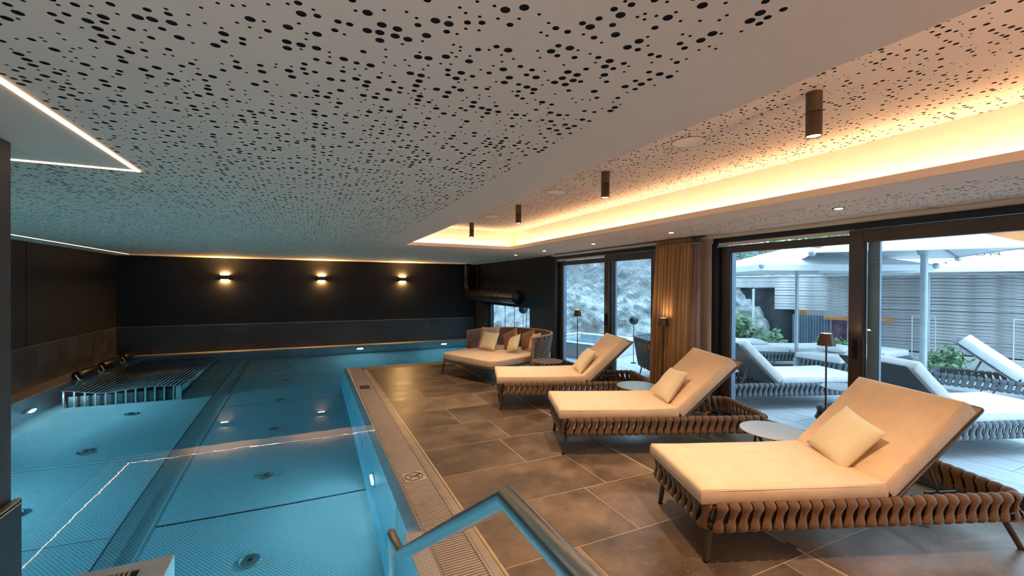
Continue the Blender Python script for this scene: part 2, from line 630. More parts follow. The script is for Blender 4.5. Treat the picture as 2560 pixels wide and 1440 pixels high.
ceiling = struct('ceiling')
isl = lambda X, Y: (X < -0.86) & (Y < 3.22)
YS = 5.0
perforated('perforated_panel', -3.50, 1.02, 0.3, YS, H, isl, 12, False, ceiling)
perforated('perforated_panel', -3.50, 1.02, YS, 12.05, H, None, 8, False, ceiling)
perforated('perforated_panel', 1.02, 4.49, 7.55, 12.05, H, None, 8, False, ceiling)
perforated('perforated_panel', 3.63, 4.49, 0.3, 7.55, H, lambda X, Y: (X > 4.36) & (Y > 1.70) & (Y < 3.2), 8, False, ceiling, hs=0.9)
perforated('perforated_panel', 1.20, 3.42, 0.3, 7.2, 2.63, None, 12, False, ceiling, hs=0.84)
m = MB()


def flat(x0, x1, y0, y1, z):
    m.add([(x0, y0, z), (x0, y1, z), (x1, y1, z), (x1, y0, z)], [(0, 1, 2, 3)])


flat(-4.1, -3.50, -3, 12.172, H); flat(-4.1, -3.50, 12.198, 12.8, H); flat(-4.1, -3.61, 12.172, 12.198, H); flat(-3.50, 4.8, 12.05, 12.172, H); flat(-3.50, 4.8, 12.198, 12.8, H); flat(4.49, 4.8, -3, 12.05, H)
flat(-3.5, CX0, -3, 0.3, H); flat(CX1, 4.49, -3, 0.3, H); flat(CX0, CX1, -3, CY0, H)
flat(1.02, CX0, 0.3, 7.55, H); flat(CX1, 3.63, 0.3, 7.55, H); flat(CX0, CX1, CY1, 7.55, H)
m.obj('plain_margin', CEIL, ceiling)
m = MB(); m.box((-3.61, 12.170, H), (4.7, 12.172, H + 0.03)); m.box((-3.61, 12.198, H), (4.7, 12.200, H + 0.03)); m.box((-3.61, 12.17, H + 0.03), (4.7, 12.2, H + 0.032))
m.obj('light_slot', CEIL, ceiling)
m = MB(); HF = H + 0.0035
flat(-3.5, 1.02, 0.3, 12.05, HF); flat(1.02, 4.49, 7.55, 12.05, HF); flat(-4.2, 4.9, -3, 12.9, 2.70)
m.obj('acoustic_felt', FELT, ceiling)
m = MB(); flat(3.63, 4.49, 0.3, 7.55, HF); flat(1.2, 3.42, 0.3, 7.2, 2.6335)
m.obj('acoustic_felt', FELT_LIT, ceiling)
# cove: lip, recess walls, ledge
LIP = 2.352
m = MB()
m.box((CX1, CY0, H + 0.001), (CX1 + 0.012, CY1 + 0.012, LIP)); m.box((CX0, CY1, H + 0.001), (CX1, CY1 + 0.012, LIP)); m.box((CX0 - 0.012, CY0, H + 0.001), (CX0, CY1 + 0.012, LIP))
m.obj('cove_lip', COVEM, ceiling)
m = MB()
m.box((3.41, CY0 - 0.1, H + 0.012), (3.43, 7.21, 2.66)); m.box((1.18, 7.19, H + 0.012), (3.43, 7.21, 2.66)); m.box((1.18, CY0 - 0.1, H + 0.012), (1.2, 7.21, 2.66)); m.box((1.18, CY0 - 0.12, H), (3.43, CY0 - 0.1, 2.66))
m.obj('cove_wall', COVEM, ceiling)
m = MB()
m.box((CX1 + 0.013, CY0 - 0.1, H + 0.012), (3.409, 7.073, H + 0.02)); m.box((1.201, CY1 + 0.013, H + 0.012), (3.409, 7.189, H + 0.0195)); m.box((1.201, CY0 - 0.1, H + 0.012), (CX0 - 0.013, 7.072, H + 0.02))
flat(1.2, 3.42, -2.1, 0.3, 2.63)
m.obj('cove_ledge', COVEM, ceiling)
# access panels in the ceiling strip beside the windows: thin reveal lines
m = MB()
for (a, b, c, d) in ((4.36, 4.60, 1.72, 3.20), (4.36, 4.60, 5.0, 7.3)):
    t = 0.004
    m.box((a, c, H - 0.001), (b, c + t, H + 0.001)); m.box((a, d, H - 0.001), (b, d + t, H + 0.001)); m.box((a, c, H - 0.001), (a + t, d, H + 0.001)); m.box((b, c, H - 0.001), (b + t, d, H + 0.001))
m.box((4.607, -1, H - 0.001), (4.612, 12.7, H + 0.001))
m.obj('access_panel_joint', FRAMEB, ceiling)

# ------------------------------------------------------------------ walls
def wall_tiles(parent, axis, fixed, a0, a1, w, z1, sgn, thick=0.012):
    k = 0; a = a0
    me = None
    while a < a1 - 0.02:
        b = min(a + w, a1)
        mm = MB(); g = 0.002
        if axis == 'x':
            mm.box((0, 0, 0), (b - a - g, thick, z1)); loc = (a, fixed if sgn > 0 else fixed - thick, 0.0)
        else:
            mm.box((0, 0, 0), (thick, b - a - g, z1)); loc = (fixed if sgn > 0 else fixed - thick, a, 0.0)
        o = mm.obj('tile', CLAD, parent); o.location = loc
        a = b
    return


wf = struct('wall_far')
MB().box((-4.2, YF, -0.1), (4.9, YF + 0.2, 2.6)).obj('plaster', DWALL, wf)
wall_tiles(wf, 'x', YF, XL, 4.64, 0.659, 0.65, -1)
MB().box((XL, YF - 0.016, 0.65), (4.64, YF, 0.655)).obj('edge_trim', GOLD, wf)
wl = struct('wall_left')
MB().box((XL - 0.2, -3, -0.1), (XL, YF, 2.6)).obj('plaster', DWALL, wl)
wall_tiles(wl, 'y', XL, 3.42, YF, 0.68, 0.65, 1)
MB().box((XL, 3.4, 0.65), (XL + 0.016, YF, 0.655)).obj('edge_trim', GOLD, wl)
# raised casting seams in the plaster
m = MB()
m.box((XL, 9.29, 0.66), (XL + 0.006, 9.305, 2.29)); m.box((XL, 6.0, 1.995), (XL + 0.008, 9.3, 2.008)); m.box((XL, 9.3, 1.335), (XL + 0.007, 11.6, 1.345))
m.obj('plaster_seam', DWALL, wl)

wr = struct('wall_right')
XO = XW + 0.25
m = MB()
m.box((XW, 11.85, -0.1), (XO, YF, 2.6)); m.box((XW, 9.06, 1.15), (XO, 11.85, 2.6)); m.box((XW, 9.06, -0.1), (XO, 11.85, 0.10)); m.box((XW, 7.9, -0.1), (XO, 9.06, 2.6))
m.box((XW, -3, 2.262), (XO, 7.9, 2.6))
m.obj('plaster', DWALL, wr)
MB().box((XW, 3.95, -0.1), (XO, 4.92, 2.262)).obj('cream_pier', LWALL, wr)
wn = struct('wall_near')
MB().box((-4.2, -3.2, -0.1), (4.95, -3, 2.8)).obj('plaster', LWALL, wn)
# the free standing wall end inside the pool hall, at the left edge of the frame
wi = struct('wall_inner')
m = MB(); m.box((-2.2, -3, 0.62), (-1.25, 2.795, H + 0.001))
bm = bmesh.new(); bm.from_mesh(m.mesh('t'))
bmesh.ops.subdivide_edges(bm, edges=bm.edges, cuts=1)
bm.free()
m.obj('plaster', CWALL, wi, bevel=0.004, seg=1)
m = MB(); m.box((-2.2, -3, 0.05), (-1.262, 2.78, 0.64)); m.obj('core', CLAD, wi)
for k in range(5):
    mm = MB().box((0, 0, 0), (0.03, 0.655, 0.62)); o = mm.obj('tile', CLAD, wi); o.location = (-1.25, 2.80 - 0.66 * (k + 1) + 0.005, 0.0)
for k in range(2):
    mm = MB().box((0, 0, 0), (0.50, 0.025, 0.62)); o = mm.obj('tile', CLAD, wi); o.location = (-1.22 - 0.503 * (k + 1) + 0.002, 2.78, 0.0)
m = MB(); m.box((-2.2, -3, 0.62), (-1.22, 2.805, 0.635)); m.obj('ledge', plain('ledge_led_tint', (0.42, 0.26, 0.15), 0.6), wi)  # orange-brown colour put in for the LED light on the ledge
m = MB().box((-1.245, -3, 0.628), (-1.22, 2.805, 0.645)); m.obj('edge_trim', GOLD, wi)

# ------------------------------------------------------------------ floor: bed + tiles
fl = struct('floor')
PX0, PX1, PY0, PY1 = -3.66, 0.60, 1.0, 12.48      # pool shell (deep part)
m = MB()
m.box((GR, -3, -0.3), (4.98, 8.76, -0.0006))
m.box((-0.7, -3, -0.3), (GR, 0.9, -0.0006))
m.obj('grout_bed', GROUT, fl)
rows = [-1.64, -0.98, -0.32, 0.335, 0.99, 1.645, 2.29, 2.945, 3.61, 4.265, 4.925, 5.58, 6.25, 6.905, 7.57, 8.2, 8.76]
J = {1.645: 1.544, 2.29: 2.04, 2.945: 2.26, 3.61: 1.85, 4.265: 1.99, 4.925: 1.645, 5.58: 2.26, 6.25: 1.545, 6.905: 2.27, 7.57: 1.975, 8.2: 1.65, 0.99: 2.575, 0.335: 1.9, -0.32: 2.2, -0.98: 1.6, -1.64: 2.4}
g = 0.0028


def tile(x0, x1, y0, y1):
    mm = MB().box((g, g, -0.012), (x1 - x0 - g, y1 - y0 - g, 0.0))
    o = mm.obj('tile', TILE, fl); o.location = (x0, y0, 0)


for i in range(len(rows) - 1):
    y0, y1 = rows[i], rows[i + 1]
    j = J[y0]
    tile(GR + 0.022, j, y0, y1); tile(j, 2.776, y0, y1)
    b = 2.80 + (j * 1.7) % 1.3
    if y0 == 0.99: b = 4.1
    xs = [2.80] + [v for v in (b, b + 1.3) if 3.0 < v < 4.5] + [4.62]
    for a, c in zip(xs[:-1], xs[1:]): tile(a, c, y0, y1)
for x0, x1 in ((-0.7, 0.6), (0.6, GR + 0.02)):
    for i in range(4): tile(x0, x1, rows[i], rows[i + 1] if i < 3 else 0.9)
# slot drain
m = MB(); m.box((2.777, -2.5, -0.03), (2.781, 8.7, 0.0015)); m.box((2.795, -2.5, -0.03), (2.799, 8.7, 0.0015))
m.obj('slot_drain_edge', GOLD, fl)
MB().box((2.781, -2.5, -0.03), (2.795, 8.7, -0.006)).obj('slot_drain_channel', FRAMEB, fl)
m = MB()
for y in (3.55, 1.70):
    m.box((2.779, y, 0.0), (2.797, y + 0.07, 0.003))
m.obj('slot_drain_clip', STEEL, fl)

# ------------------------------------------------------------------ pool basin
pool = struct('pool_basin')
D = -1.30
m = MB()


def quad(a, b, c, d):
    m.add([a, b, c, d], [(0, 1, 2, 3)])


# floor, split by two longitudinal folds and cross seams
m.add([(-3.62, PY0, D), (-1.53, PY0, D), (-1.53, 12.48, D), (-3.62, 12.48, D)], [(0, 1, 2, 3)])
m.add([(-1.53, PY0, D - 0.004), (-1.28, PY0, D - 0.045), (-1.28, 12.48, D - 0.045), (-1.53, 12.48, D - 0.004)], [(0, 1, 2, 3)])
m.add([(-1.28, PY0, D), (0.56, PY0, D), (0.56, 12.48, D), (-1.28, 12.48, D)], [(0, 1, 2, 3)])
m.add([(0.56, 9.18, D), (4.62, 9.18, D), (4.62, 12.48, D), (0.56, 12.48, D)], [(0, 1, 2, 3)])
m.obj('floor_sheet', PFLOOR, pool)
m = MB()
ZT = -0.03
quad((0.60, PY0, ZT), (0.60, 9.18, ZT), (0.60, 9.18, D + 0.1), (0.60, PY0, D + 0.1))
quad((0.60, PY0, D + 0.1), (0.60, 9.18, D + 0.1), (0.555, 9.14, D), (0.555, PY0, D))
quad((0.60, 9.18, ZT), (4.62, 9.18, ZT), (4.62, 9.18, D), (0.60, 9.18, D))
quad((PX0, PY0, 0.0), (PX0, 12.48, 0.0), (PX0, 12.48, D + 0.1), (PX0, PY0, D + 0.1))
quad((PX0, PY0, D + 0.1), (PX0, 12.48, D + 0.1), (PX0 + 0.05, 12.48, D), (PX0 + 0.05, PY0, D))
quad((PX0, 12.48, 0.0), (4.62, 12.48, 0.0), (4.62, 12.48, D - 0.08), (PX0, 12.48, D - 0.08))
quad((4.62, 9.1, 0.0), (4.62, 12.48, 0.0), (4.62, 12.48, D), (4.62, 9.1, D))
quad((PX0, PY0, 0.0), (GL, PY0, 0.0), (GL, PY0, D), (PX0, PY0, D))
# island foundation below the inner wall
quad((-0.74, PY0, -0.01), (-0.74, 3.24, -0.01), (-0.74, 3.24, D), (-0.74, PY0, D))
quad((-0.74, 3.24, -0.01), (-3.6, 3.24, -0.01), (-3.6, 3.24, D), (-0.74, 3.24, D))
m.obj('side_sheet', PSTEEL, pool)
m = MB()   # overflow lips, sloping under the water film
for a, b, c, d in (((GL, PY0, 0.002), (GL, 9.10, 0.002), (0.60, 9.18, ZT), (0.60, PY0, ZT)), ((GL, 9.10, 0.002), (4.66, 9.10, 0.002), (4.66, 9.18, ZT), (0.60, 9.18, ZT))):
    quad(a, b, c, d)
m.obj('overflow_lip', PSTEEL, pool)
# weld seams
m = MB()
for x0, x1, y in ((-1.25, 0.55, 4.86), (-1.25, 0.55, 8.27), (-1.25, 0.55, 11.6)):
    m.box((x0, y, D), (x1, y + (0.022 if y < 5 else 0.010), D + 0.004))
m.box((-1.537, PY0, D - 0.003), (-1.526, 12.44, D + 0.003))
m.obj('dark_seam', FRAMEB, pool)
m = MB()
for x0, x1, y in ((-3.6, -1.56, 6.5), (-3.6, -1.56, 4.83), (-3.6, -1.56, 9.6)):
    m.box((x0, y, D), (x1, y + 0.012, D + 0.008))
m.box((-1.284, PY0, D - 0.05), (-1.276, 12.44, D + 0.006))
m.obj('bright_seam', PSTEEL, pool)
# vertical panel joints
m = MB()
for y in (3.3, 5.7, 7.8): m.box((0.594, y, -1.2), (0.600, y + 0.012, -0.05))
for x in (-1.2, 1.45, 2.9): m.box((x, 12.470, -1.3), (x + 0.012, 12.48, 0.0))
m.obj('panel_joint', STEEL, pool)


def disc_fixture(loc, axis, r, name, mat, label=None):
    mm = MB().lathe([(0.001, 0.012), (r * 0.55, 0.012), (r * 0.8, 0.008), (r, 0.0)], 20)
    o = mm.obj(name, mat, pool, smooth=True, label=label)
    o.location = loc
    o.rotation_euler = Vector(axis).to_track_quat('Z', 'Y').to_euler()
    return o


for (x, ys) in ((-0.44, (2.7, 4.12, 5.54, 6.96, 8.38, 9.80, 11.22)), (-2.45, (4.06, 5.48, 6.91, 8.35))):
    for y in ys:
        o = disc_fixture((x, y, D + 0.004), (0, 0, 1), 0.085, 'floor_jet', STEEL)
        mm = MB().lathe([(0.001, 0.020), (0.02, 0.020), (0.025, 0.012)], 10); q = mm.obj('jet_screw', BLACK, o)
        mm = MB().tube([(0.078 * math.cos(a * PI / 8), 0.078 * math.sin(a * PI / 8), 0.008) for a in range(16)], 0.006, 6, closed=True); mm.obj('jet_ring', STEEL, o, smooth=True)
for p, d, e in PL:
    dd = Vector(d); q = Vector(p) - Vector((dd.x, dd.y, 0)) * 0.024
    o = disc_fixture(q, (dd.x, dd.y, 0), 0.135, 'pool_lamp', STEEL)
    mm = MB().lathe([(0.001, 0.016), (0.05, 0.0155), (0.085, 0.013)], 20); mm.obj('lamp_lens', POOLE, o)
o = disc_fixture((0.598, 5.25, -0.33), (-1, 0, 0), 0.06, 'wall_nozzle', STEEL)
o = disc_fixture((0.598, 8.3, -0.33), (-1, 0, 0), 0.06, 'wall_nozzle', STEEL)

# water body
m = MB()
poly = [(PX0 - 0.03, PY0 - 0.03), (GL - 0.002, PY0 - 0.03), (GL - 0.002, 9.102), (4.63, 9.102), (4.63, 12.50), (PX0 - 0.03, 12.50)]
m.prism(poly, D - 0.1, -0.001)
wt = m.obj('pool_water', WATER)
tag(wt, 'clear blue pool water mirroring the ceiling lights and wall lamps', 'water', kind='stuff')


# copings and grates
def coping(name, label, poly, z=0.004, mat=STEELM, t=0.02):
    return MB().prism(poly, -t + z, z).obj(name, mat, pool, bevel=0.002, seg=1, label=label)


coping('coping', None, [(XL + 0.012, 3.3), (PX0, 3.3), (PX0, 12.48), (XL + 0.012, 12.72)])
coping('coping', None, [(PX0, 12.48), (4.64, 12.48), (4.64, 12.72), (XL + 0.012, 12.72)], z=0.003)


def grate(name, x0, x1, y0, y1, along, pitch=0.0232, bar=0.0110, parent=None, mat=STEELM):
    mm = MB()
    if along == 'y':
        k = y0
        while k < y1 - bar:
            mm.box((x0, k, -0.012), (x1, k + bar, 0.004)); k += pitch
    else:
        k = x0
        while k < x1 - bar:
            mm.box((k, y0, -0.012), (k + bar, y1, 0.004)); k += pitch
    return mm.obj(name, mat, parent, kind='stuff')


GRATEM = plain('beige_grate_plastic', (0.50, 0.40, 0.32), 0.5, var=0.06)
gt = thing('overflow_grate', 'long beige slotted overflow grate between the pool edge and the brown tiles', 'grate')
grate('grate_bars', 0.70, 0.93, 1.0, 9.05, 'y', parent=gt, mat=GRATEM)
m = MB(); m.box((GL, 0.95, -0.02), (GL + 0.016, 9.09, 0.005)); m.obj('inner_rail', STEELM, gt)
m = MB(); m.box((0.935, 0.95, -0.02), (0.955, 8.80, 0.003)); m.obj('outer_rail', STEELM, gt)
m = MB(); m.box((0.958, 0.95, -0.03), (GR, 8.80, 0.001)); m.obj('edge_channel', STEELM, gt)
m = MB(); m.box((GR + 0.002, 0.95, -0.02), (GR + 0.012, 8.77, 0.004)); m.obj('gold_edge', GOLD, gt)
m = MB(); m.box((GL, 0.9, -0.05), (GR, 9.09, -0.03)); m.obj('trough', FRAMEB, gt)
gt2 = thing('overflow_grate', 'short slotted overflow grate along the far end of the tiled deck', 'grate')
grate('grate_bars', 0.98, 4.60, 8.80, 9.06, 'x', parent=gt2, mat=GRATEM, pitch=0.03, bar=0.016)
m = MB(); m.box((GL, 9.085, -0.02), (4.64, 9.10, 0.005)); m.obj('inner_rail', STEELM, gt2)
m = MB(); m.box((GR, 8.765, -0.02), (4.64, 8.785, 0.004)); m.obj('outer_rail', GOLD, gt2)
m = MB(); m.box((GR, 8.76, -0.05), (4.64, 9.1, -0.03)); m.obj('trough', FRAMEB, gt2)
# step plate at the pool entrance
m = MB(); m.prism([(0.565, 0.9), (0.68, 0.9), (0.68, 2.87), (0.565, 2.87)], -0.01, 0.006)
tag(m.obj('step_plate', PLATE, None, bevel=0.002, seg=1), 'dimpled steel plate on the pool edge below the handrail', 'plate')
# island coping around the inner wall
gi = thing('overflow_grate', 'brown slotted grate in a steel frame around the foot of the left wall end', 'grate')
grate('grate_bars', -1.215, -0.90, 1.0, 2.86, 'y', parent=gi, mat=GRATEM)
grate('grate_bars', -3.6, -0.90, 2.83, 3.16, 'x', parent=gi, mat=GRATEM)
m = MB(); m.prism([(-0.90, 0.95), (-0.74, 0.95), (-0.74, 3.24), (-0.88, 3.16)], -0.02, 0.006); m.obj('steel_rim', RIM, gi, bevel=0.002, seg=1)
m = MB(); m.prism([(-0.88, 3.165), (-0.74, 3.245), (-3.6, 3.245), (-3.6, 3.165)], -0.02, 0.006); m.obj('steel_rim', RIM, gi, bevel=0.002, seg=1)
m = MB(); m.box((-3.6, 0.9, -0.05), (-0.80, 3.2, -0.03)); m.obj('trough', FRAMEB, gi)


# signs set into the grate
def plate_sign(x0, x1, y0, y1, label, cross):
    o = thing('grate_sign', label, 'sign', ((x0 + x1) / 2, (y0 + y1) / 2, 0.005))
    a = (x1 - x0) / 2; b = (y1 - y0) / 2
    MB().box((-a, -b, -0.006), (a, b, 0.003)).obj('plate', GRATEM if cross else BLACK, o, bevel=0.002, seg=1)
    if cross:
        rr_ = a * 0.82
        mm = MB().tube([(rr_ * math.cos(t * PI / 16), rr_ * math.sin(t * PI / 16), 0.0035) for t in range(32)], 0.0035, 6, closed=True); mm.obj('ring', BLACK, o)
        mm = MB().tube([(-rr_ * 0.7, rr_ * 0.7, 0.0035), (rr_ * 0.7, -rr_ * 0.7, 0.0035)], 0.003, 6); mm.obj('diagonal_bar', BLACK, o)
        # diving swimmer pictogram
        mm = MB().tube([(-0.045, -0.035, 0.0035), (-0.015, 0.0, 0.0035), (0.02, 0.02, 0.0035), (0.045, 0.018, 0.0035)], [0.003, 0.006, 0.006, 0.003], 6)
        mm.tube([(0.02, 0.02, 0.0035), (0.045, -0.02, 0.0035)], 0.003, 6); mm.sphere((0.052, 0.034, 0.003), 0.010, 8, (1, 1, 0.3))
        mm.obj('swimmer_mark', BLACK, o)
    else:
        mm = MB().tube([(-0.03, -0.02, 0.0035), (0.03, 0.02, 0.0035)], 0.003, 6); mm.obj('mark', GRATEM, o)
    return o


plate_sign(0.725, 0.905, 3.62, 3.80, 'square beige no diving sign with ringed swimmer set in the grate', True)
plate_sign(0.735, 0.885, 7.18, 7.42, 'small dark square plate set in the far part of the grate', False)

# ------------------------------------------------------------------ underwater massage bench of steel rods
bench = thing('pool_lounger_bench', 'wide steel rod lounger bench under water by the left pool wall', 'bench')
prof = [(-3.46, -0.05), (-3.36, -0.10), (-3.23, -0.22), (-3.10, -0.35), (-3.0, -0.42), (-2.9, -0.41), (-2.82, -0.38), (-2.63, -0.27), (-2.47, -0.21), (-2.30, -0.20), (-2.10, -0.25), (-1.98, -0.30)]


def bprof(x):
    for (a, za), (b, zb) in zip(prof[:-1], prof[1:]):
        if a <= x <= b: return za + (zb - za) * (x - a) / (b - a)
    return prof[-1][1]


x = -3.46
rodme = MB().tube([(0, 8.96, 0), (0, 12.44, 0)], 0.017, 8).mesh('rod'); rodme.materials.append(STEEL); rodme.shade_smooth()
for k in range(25):
    xx = -3.46 + k * 1.46 / 24
    link(rodme, 'rod', bench, loc=(xx, 0, bprof(xx)))
for k in range(5):
    link(rodme, 'rod', bench, loc=(-1.965, 0, -0.40 - 0.085 * k))
m = MB().tube([(x, 8.98, z - 0.03) for x, z in prof], 0.014, 8); m.obj('front_frame', STEEL, bench, smooth=True)
m = MB().tube([(x, 12.3, z - 0.03) for x, z in prof], 0.014, 8); m.obj('back_frame', STEEL, bench, smooth=True)
for k in range(12):
    xx = -3.45 + k * 0.125
    MB().box((xx, 8.97, -1.28), (xx + 0.022, 8.99, bprof(xx) - 0.03)).obj('front_rib', STEEL, bench)
MB().box((-2.03, 8.95, -1.29), (-1.95, 9.0, -0.29)).obj('corner_post', STEEL, bench)
MB().box((-2.03, 12.38, -1.29), (-1.95, 12.43, -0.29)).obj('corner_post', STEEL, bench)
MB().box((-3.45, 8.96, -1.30), (-1.96, 8.98, -1.26)).obj('foot_rail', STEEL, bench)
MB().box((-3.43, 9.03, -1.29), (-2.0, 12.4, -0.60)).obj('air_box', FRAMEB, bench)
for i, (y0, y1, w_) in enumerate(((9.87, 10.58, 'nearest'), (10.86, 11.62, 'middle'), (11.90, 12.42, 'farthest'))):
    o = thing('neck_roll', 'black padded neck roll on a steel bracket at the left pool edge, %s of three' % w_, 'headrest', (-3.62, (y0 + y1) / 2, 0.065), 0, 'neck rolls of the pool bench')
    L_ = (y1 - y0) / 2
    MB().tube([(0, -L_, 0), (0, -L_ + 0.02, 0), (0, L_ - 0.02, 0), (0, L_, 0)], [0.06, 0.075, 0.075, 0.06], 16).obj('roll', BLACK, o, smooth=True)
    for s_ in (-1, 1):
        MB().tube([(0, s_ * (L_ + 0.03), 0.02), (0.03, s_ * (L_ + 0.03), -0.04), (0.10, s_ * (L_ + 0.03), -0.16)], 0.014, 8).obj('bracket', STEEL, o, smooth=True)
    MB().tube([(0, -L_ - 0.04, 0), (0, L_ + 0.04, 0)], 0.012, 8).obj('axle', STEEL, o, smooth=True)

# ------------------------------------------------------------------ handrail
hr = thing('handrail', 'brushed steel handrail sloping down into the pool in the foreground', 'handrail')
HX = 0.45
m = MB().tube([(HX, 0.15, 1.118), (HX, 0.985, 1.118), (HX, 2.35, 0.205), (HX - 0.012, 2.59, 0.185)], 0.028, 24); m.obj('rail', STEEL, hr, smooth=True)
MB().tube([(HX - 0.012, 2.60, 0.205), (HX - 0.012, 2.60, -1.29)], 0.0205, 18).obj('post', STEEL, hr, smooth=True)
MB().tube([(HX + 0.01, 0.74, 1.1), (HX + 0.01, 0.74, 0.0)], 0.012, 12).obj('post', STEEL, hr, smooth=True)
MB().tube([(HX, 2.50, 0.12), (HX + 0.12, 2.50, 0.09)], 0.006, 8).obj('bracket', STEEL, hr, smooth=True)


# ------------------------------------------------------------------ LED strips
def strip(a, b, w_, label, mat):
    a = Vector(a); b = Vector(b); d = (b - a).normalized(); s_ = Vector((-d.y, d.x, 0)) * w_ / 2
    vs = [a - s_, a + s_, b + s_, b - s_]
    mm = MB().prism([(v.x, v.y) for v in vs], H - 0.004, H + 0.004)
    o = mm.obj('light_strip', mat)
    return tag(o, label, 'light', 'light strips let into the ceiling')


strip((-0.895, -2.5, H), (-0.895, 3.175, H), 0.018, 'bright warm light strip in the ceiling running toward the camera', LED)
strip((-3.55, 3.165, H), (-0.887, 3.165, H), 0.018, 'short light strip in the ceiling behind the dark wall end', LED)
strip((-3.60, 3.6, H), (-3.60, 12.171, H), 0.018, 'light strip in the ceiling along the left wall', LEDW)
strip((-3.605, 12.185, H), (4.2, 12.185, H), 0.018, 'thin light strip in the ceiling along the far wall', LEDF).location.z = 0.0068

# ------------------------------------------------------------------ ceiling spots
proto = None
for y, lab in ((1.337, 'black cylinder ceiling spot nearest the camera in the lit recess'), (3.035, 'second black cylinder spot in the lit ceiling recess'),
               (4.744, 'third black cylinder spot in the lit ceiling recess'), (6.423, 'farthest black cylinder spot in the lit ceiling recess')):
    o = thing('cylinder_spot', lab, 'lamp', (2.30, y, 2.63), 0, 'cylinder spots in the ceiling recess')
    MB().lathe([(0.036, -0.10), (0.036, 0.0)], 24).obj('mount', BRONZE, o, smooth=True)
    MB().lathe([(0.030, -0.215), (0.036, -0.222), (0.036, -0.104), (0.034, -0.102)], 24).obj('housing', BRONZE, o, smooth=True)
    MB().lathe([(0.001, -0.216), (0.031, -0.216)], 20).obj('lens', LAMPE, o)
    l_ = light('spot_beam', 'SPOT', (2.30, y, 2.63 - 0.23), 150, WARM2, spot_size=R(100), spot_blend=0.7, shadow_soft_size=0.03)
for y, lab in ((2.081, 'round recessed downlight nearest the camera above the windows'), (3.892, 'recessed downlight in front of the curtain'), (5.458, 'third recessed downlight from the camera'),
               (6.982, 'fourth recessed downlight from the camera'), (8.203, 'farthest recessed downlight near the black duct')):
    o = thing('recessed_downlight', lab, 'lamp', (3.92, y, H), 0, 'recessed downlights along the window wall')
    MB().lathe([(0.030, -0.004), (0.042, -0.006), (0.045, 0.0)], 24).obj('trim_ring', BRONZE, o, smooth=True)
    MB().lathe([(0.001, -0.011), (0.022, -0.009), (0.030, -0.004)], 20).obj('lens', LAMPE, o)
    light('downlight_beam', 'SPOT', (3.92, y, H - 0.02), 30, WARM2, spot_size=R(85), spot_blend=0.8, shadow_soft_size=0.03)
for y, lab in ((2.161, 'flush round speaker grille nearest the camera in the recess'), (3.906, 'middle flush round speaker grille in the recess'), (5.652, 'farthest flush round speaker grille in the recess')):
    o = thing('ceiling_speaker', lab, 'speaker', (2.33, y, 2.63), 0, 'flush speakers in the ceiling recess')
    MB().lathe([(0.001, -0.004), (0.105, -0.004), (0.108, 0.0)], 40).obj('grille', COVEM, o, smooth=True)
    MB().tube([(0.112 * math.cos(a * PI / 20), 0.112 * math.sin(a * PI / 20), -0.001) for a in range(40)], 0.0018, 4, closed=True).obj('shadow_gap', FRAMEB, o)

# wall lamps on the far wall
for x, lab in ((-1.90, 'leftmost small black up and down light on the far wall'), (0.292, 'middle small black up and down light on the far wall'), (2.439, 'rightmost small black up and down light on the far wall')):
    o = thing('wall_lamp', lab, 'lamp', (x, YF, 1.82), 0, 'wall lamps on the dark far wall')
    MB().box((-0.09, -0.085, -0.05), (0.09, -0.005, 0.05)).obj('housing', BLACK, o, bevel=0.004, seg=1)
    MB().box((-0.15, -0.05, -0.006), (0.15, -0.001, 0.006)).obj('fin', BLACK, o)
    MB().box((-0.08, -0.078, 0.0505), (0.08, -0.012, 0.053)).obj('upper_lens', SCONE, o)
    MB().box((-0.08, -0.078, -0.053), (0.08, -0.012, -0.0505)).obj('lower_lens', SCONE, o)
    for s_ in (-1, 1):
        light('wall_lamp_glow', 'AREA', (x, YF - 0.020, 1.82 + s_ * 0.058), 45, (1.0, 0.56, 0.20), shape='RECTANGLE', size=0.15, size_y=0.02).rotation_euler = (0 if s_ < 0 else PI, 0, 0)

# two unseen uplighters added behind the camera to warm the near ceiling
for x, lab in ((1.9, 'added warm fill light behind the camera, right one'), (-0.3, 'added warm fill light behind the camera, left one')):
    o = thing('added_uplight', lab, 'lamp', (x, -2.99, 1.55), 0, 'added fill lights behind the camera')
    MB().lathe([(0.03, -0.10), (0.10, 0.0), (0.10, 0.02), (0.085, 0.01), (0.001, 0.0)], 24).obj('bowl', BRONZE, o, smooth=True).location = (0, 0.12, 0)
    light('added_fill_light', 'SPOT', (x, -2.86, 1.62), FILL_UPW, (1.0, 0.60, 0.34), rot=(R(180 - 40), 0, 0), spot_size=R(92), spot_blend=0.6, shadow_soft_size=0.08)

# ------------------------------------------------------------------ duct
du = thing('ventilation_duct', 'black round ventilation duct with a flat end along the right wall', 'duct')
m = MB().tube([(4.33, 12.45, H - 0.005), (4.33, 12.45, 1.62)], 0.105, 20); m.obj('riser', BLACK, du, smooth=True)
m = MB().tube([(4.33, 12.45, 2.25), (4.33, 12.45, 2.20)], 0.115, 20); m.obj('collar', BLACK, du, smooth=True)
pts = [(4.34, 12.45, 1.70), (4.345, 12.44, 1.58), (4.35, 12.38, 1.46), (4.35, 12.25, 1.39), (4.35, 12.10, 1.375)]
m = MB().tube(pts, [0.105, 0.115, 0.135, 0.15, 0.152], 20); m.obj('elbow', BLACK, du, smooth=True)
m = MB().tube([(4.35, 12.12, 1.375), (4.35, 8.99, 1.375)], 0.150, 28); m.obj('pipe', BLACK, du, smooth=True)
for y in (12.0, 10.2, 9.9):
    MB().tube([(4.35, y, 1.375), (4.35, y - 0.03, 1.375)], 0.157, 28).obj('joint_ring', BLACK, du, smooth=True)
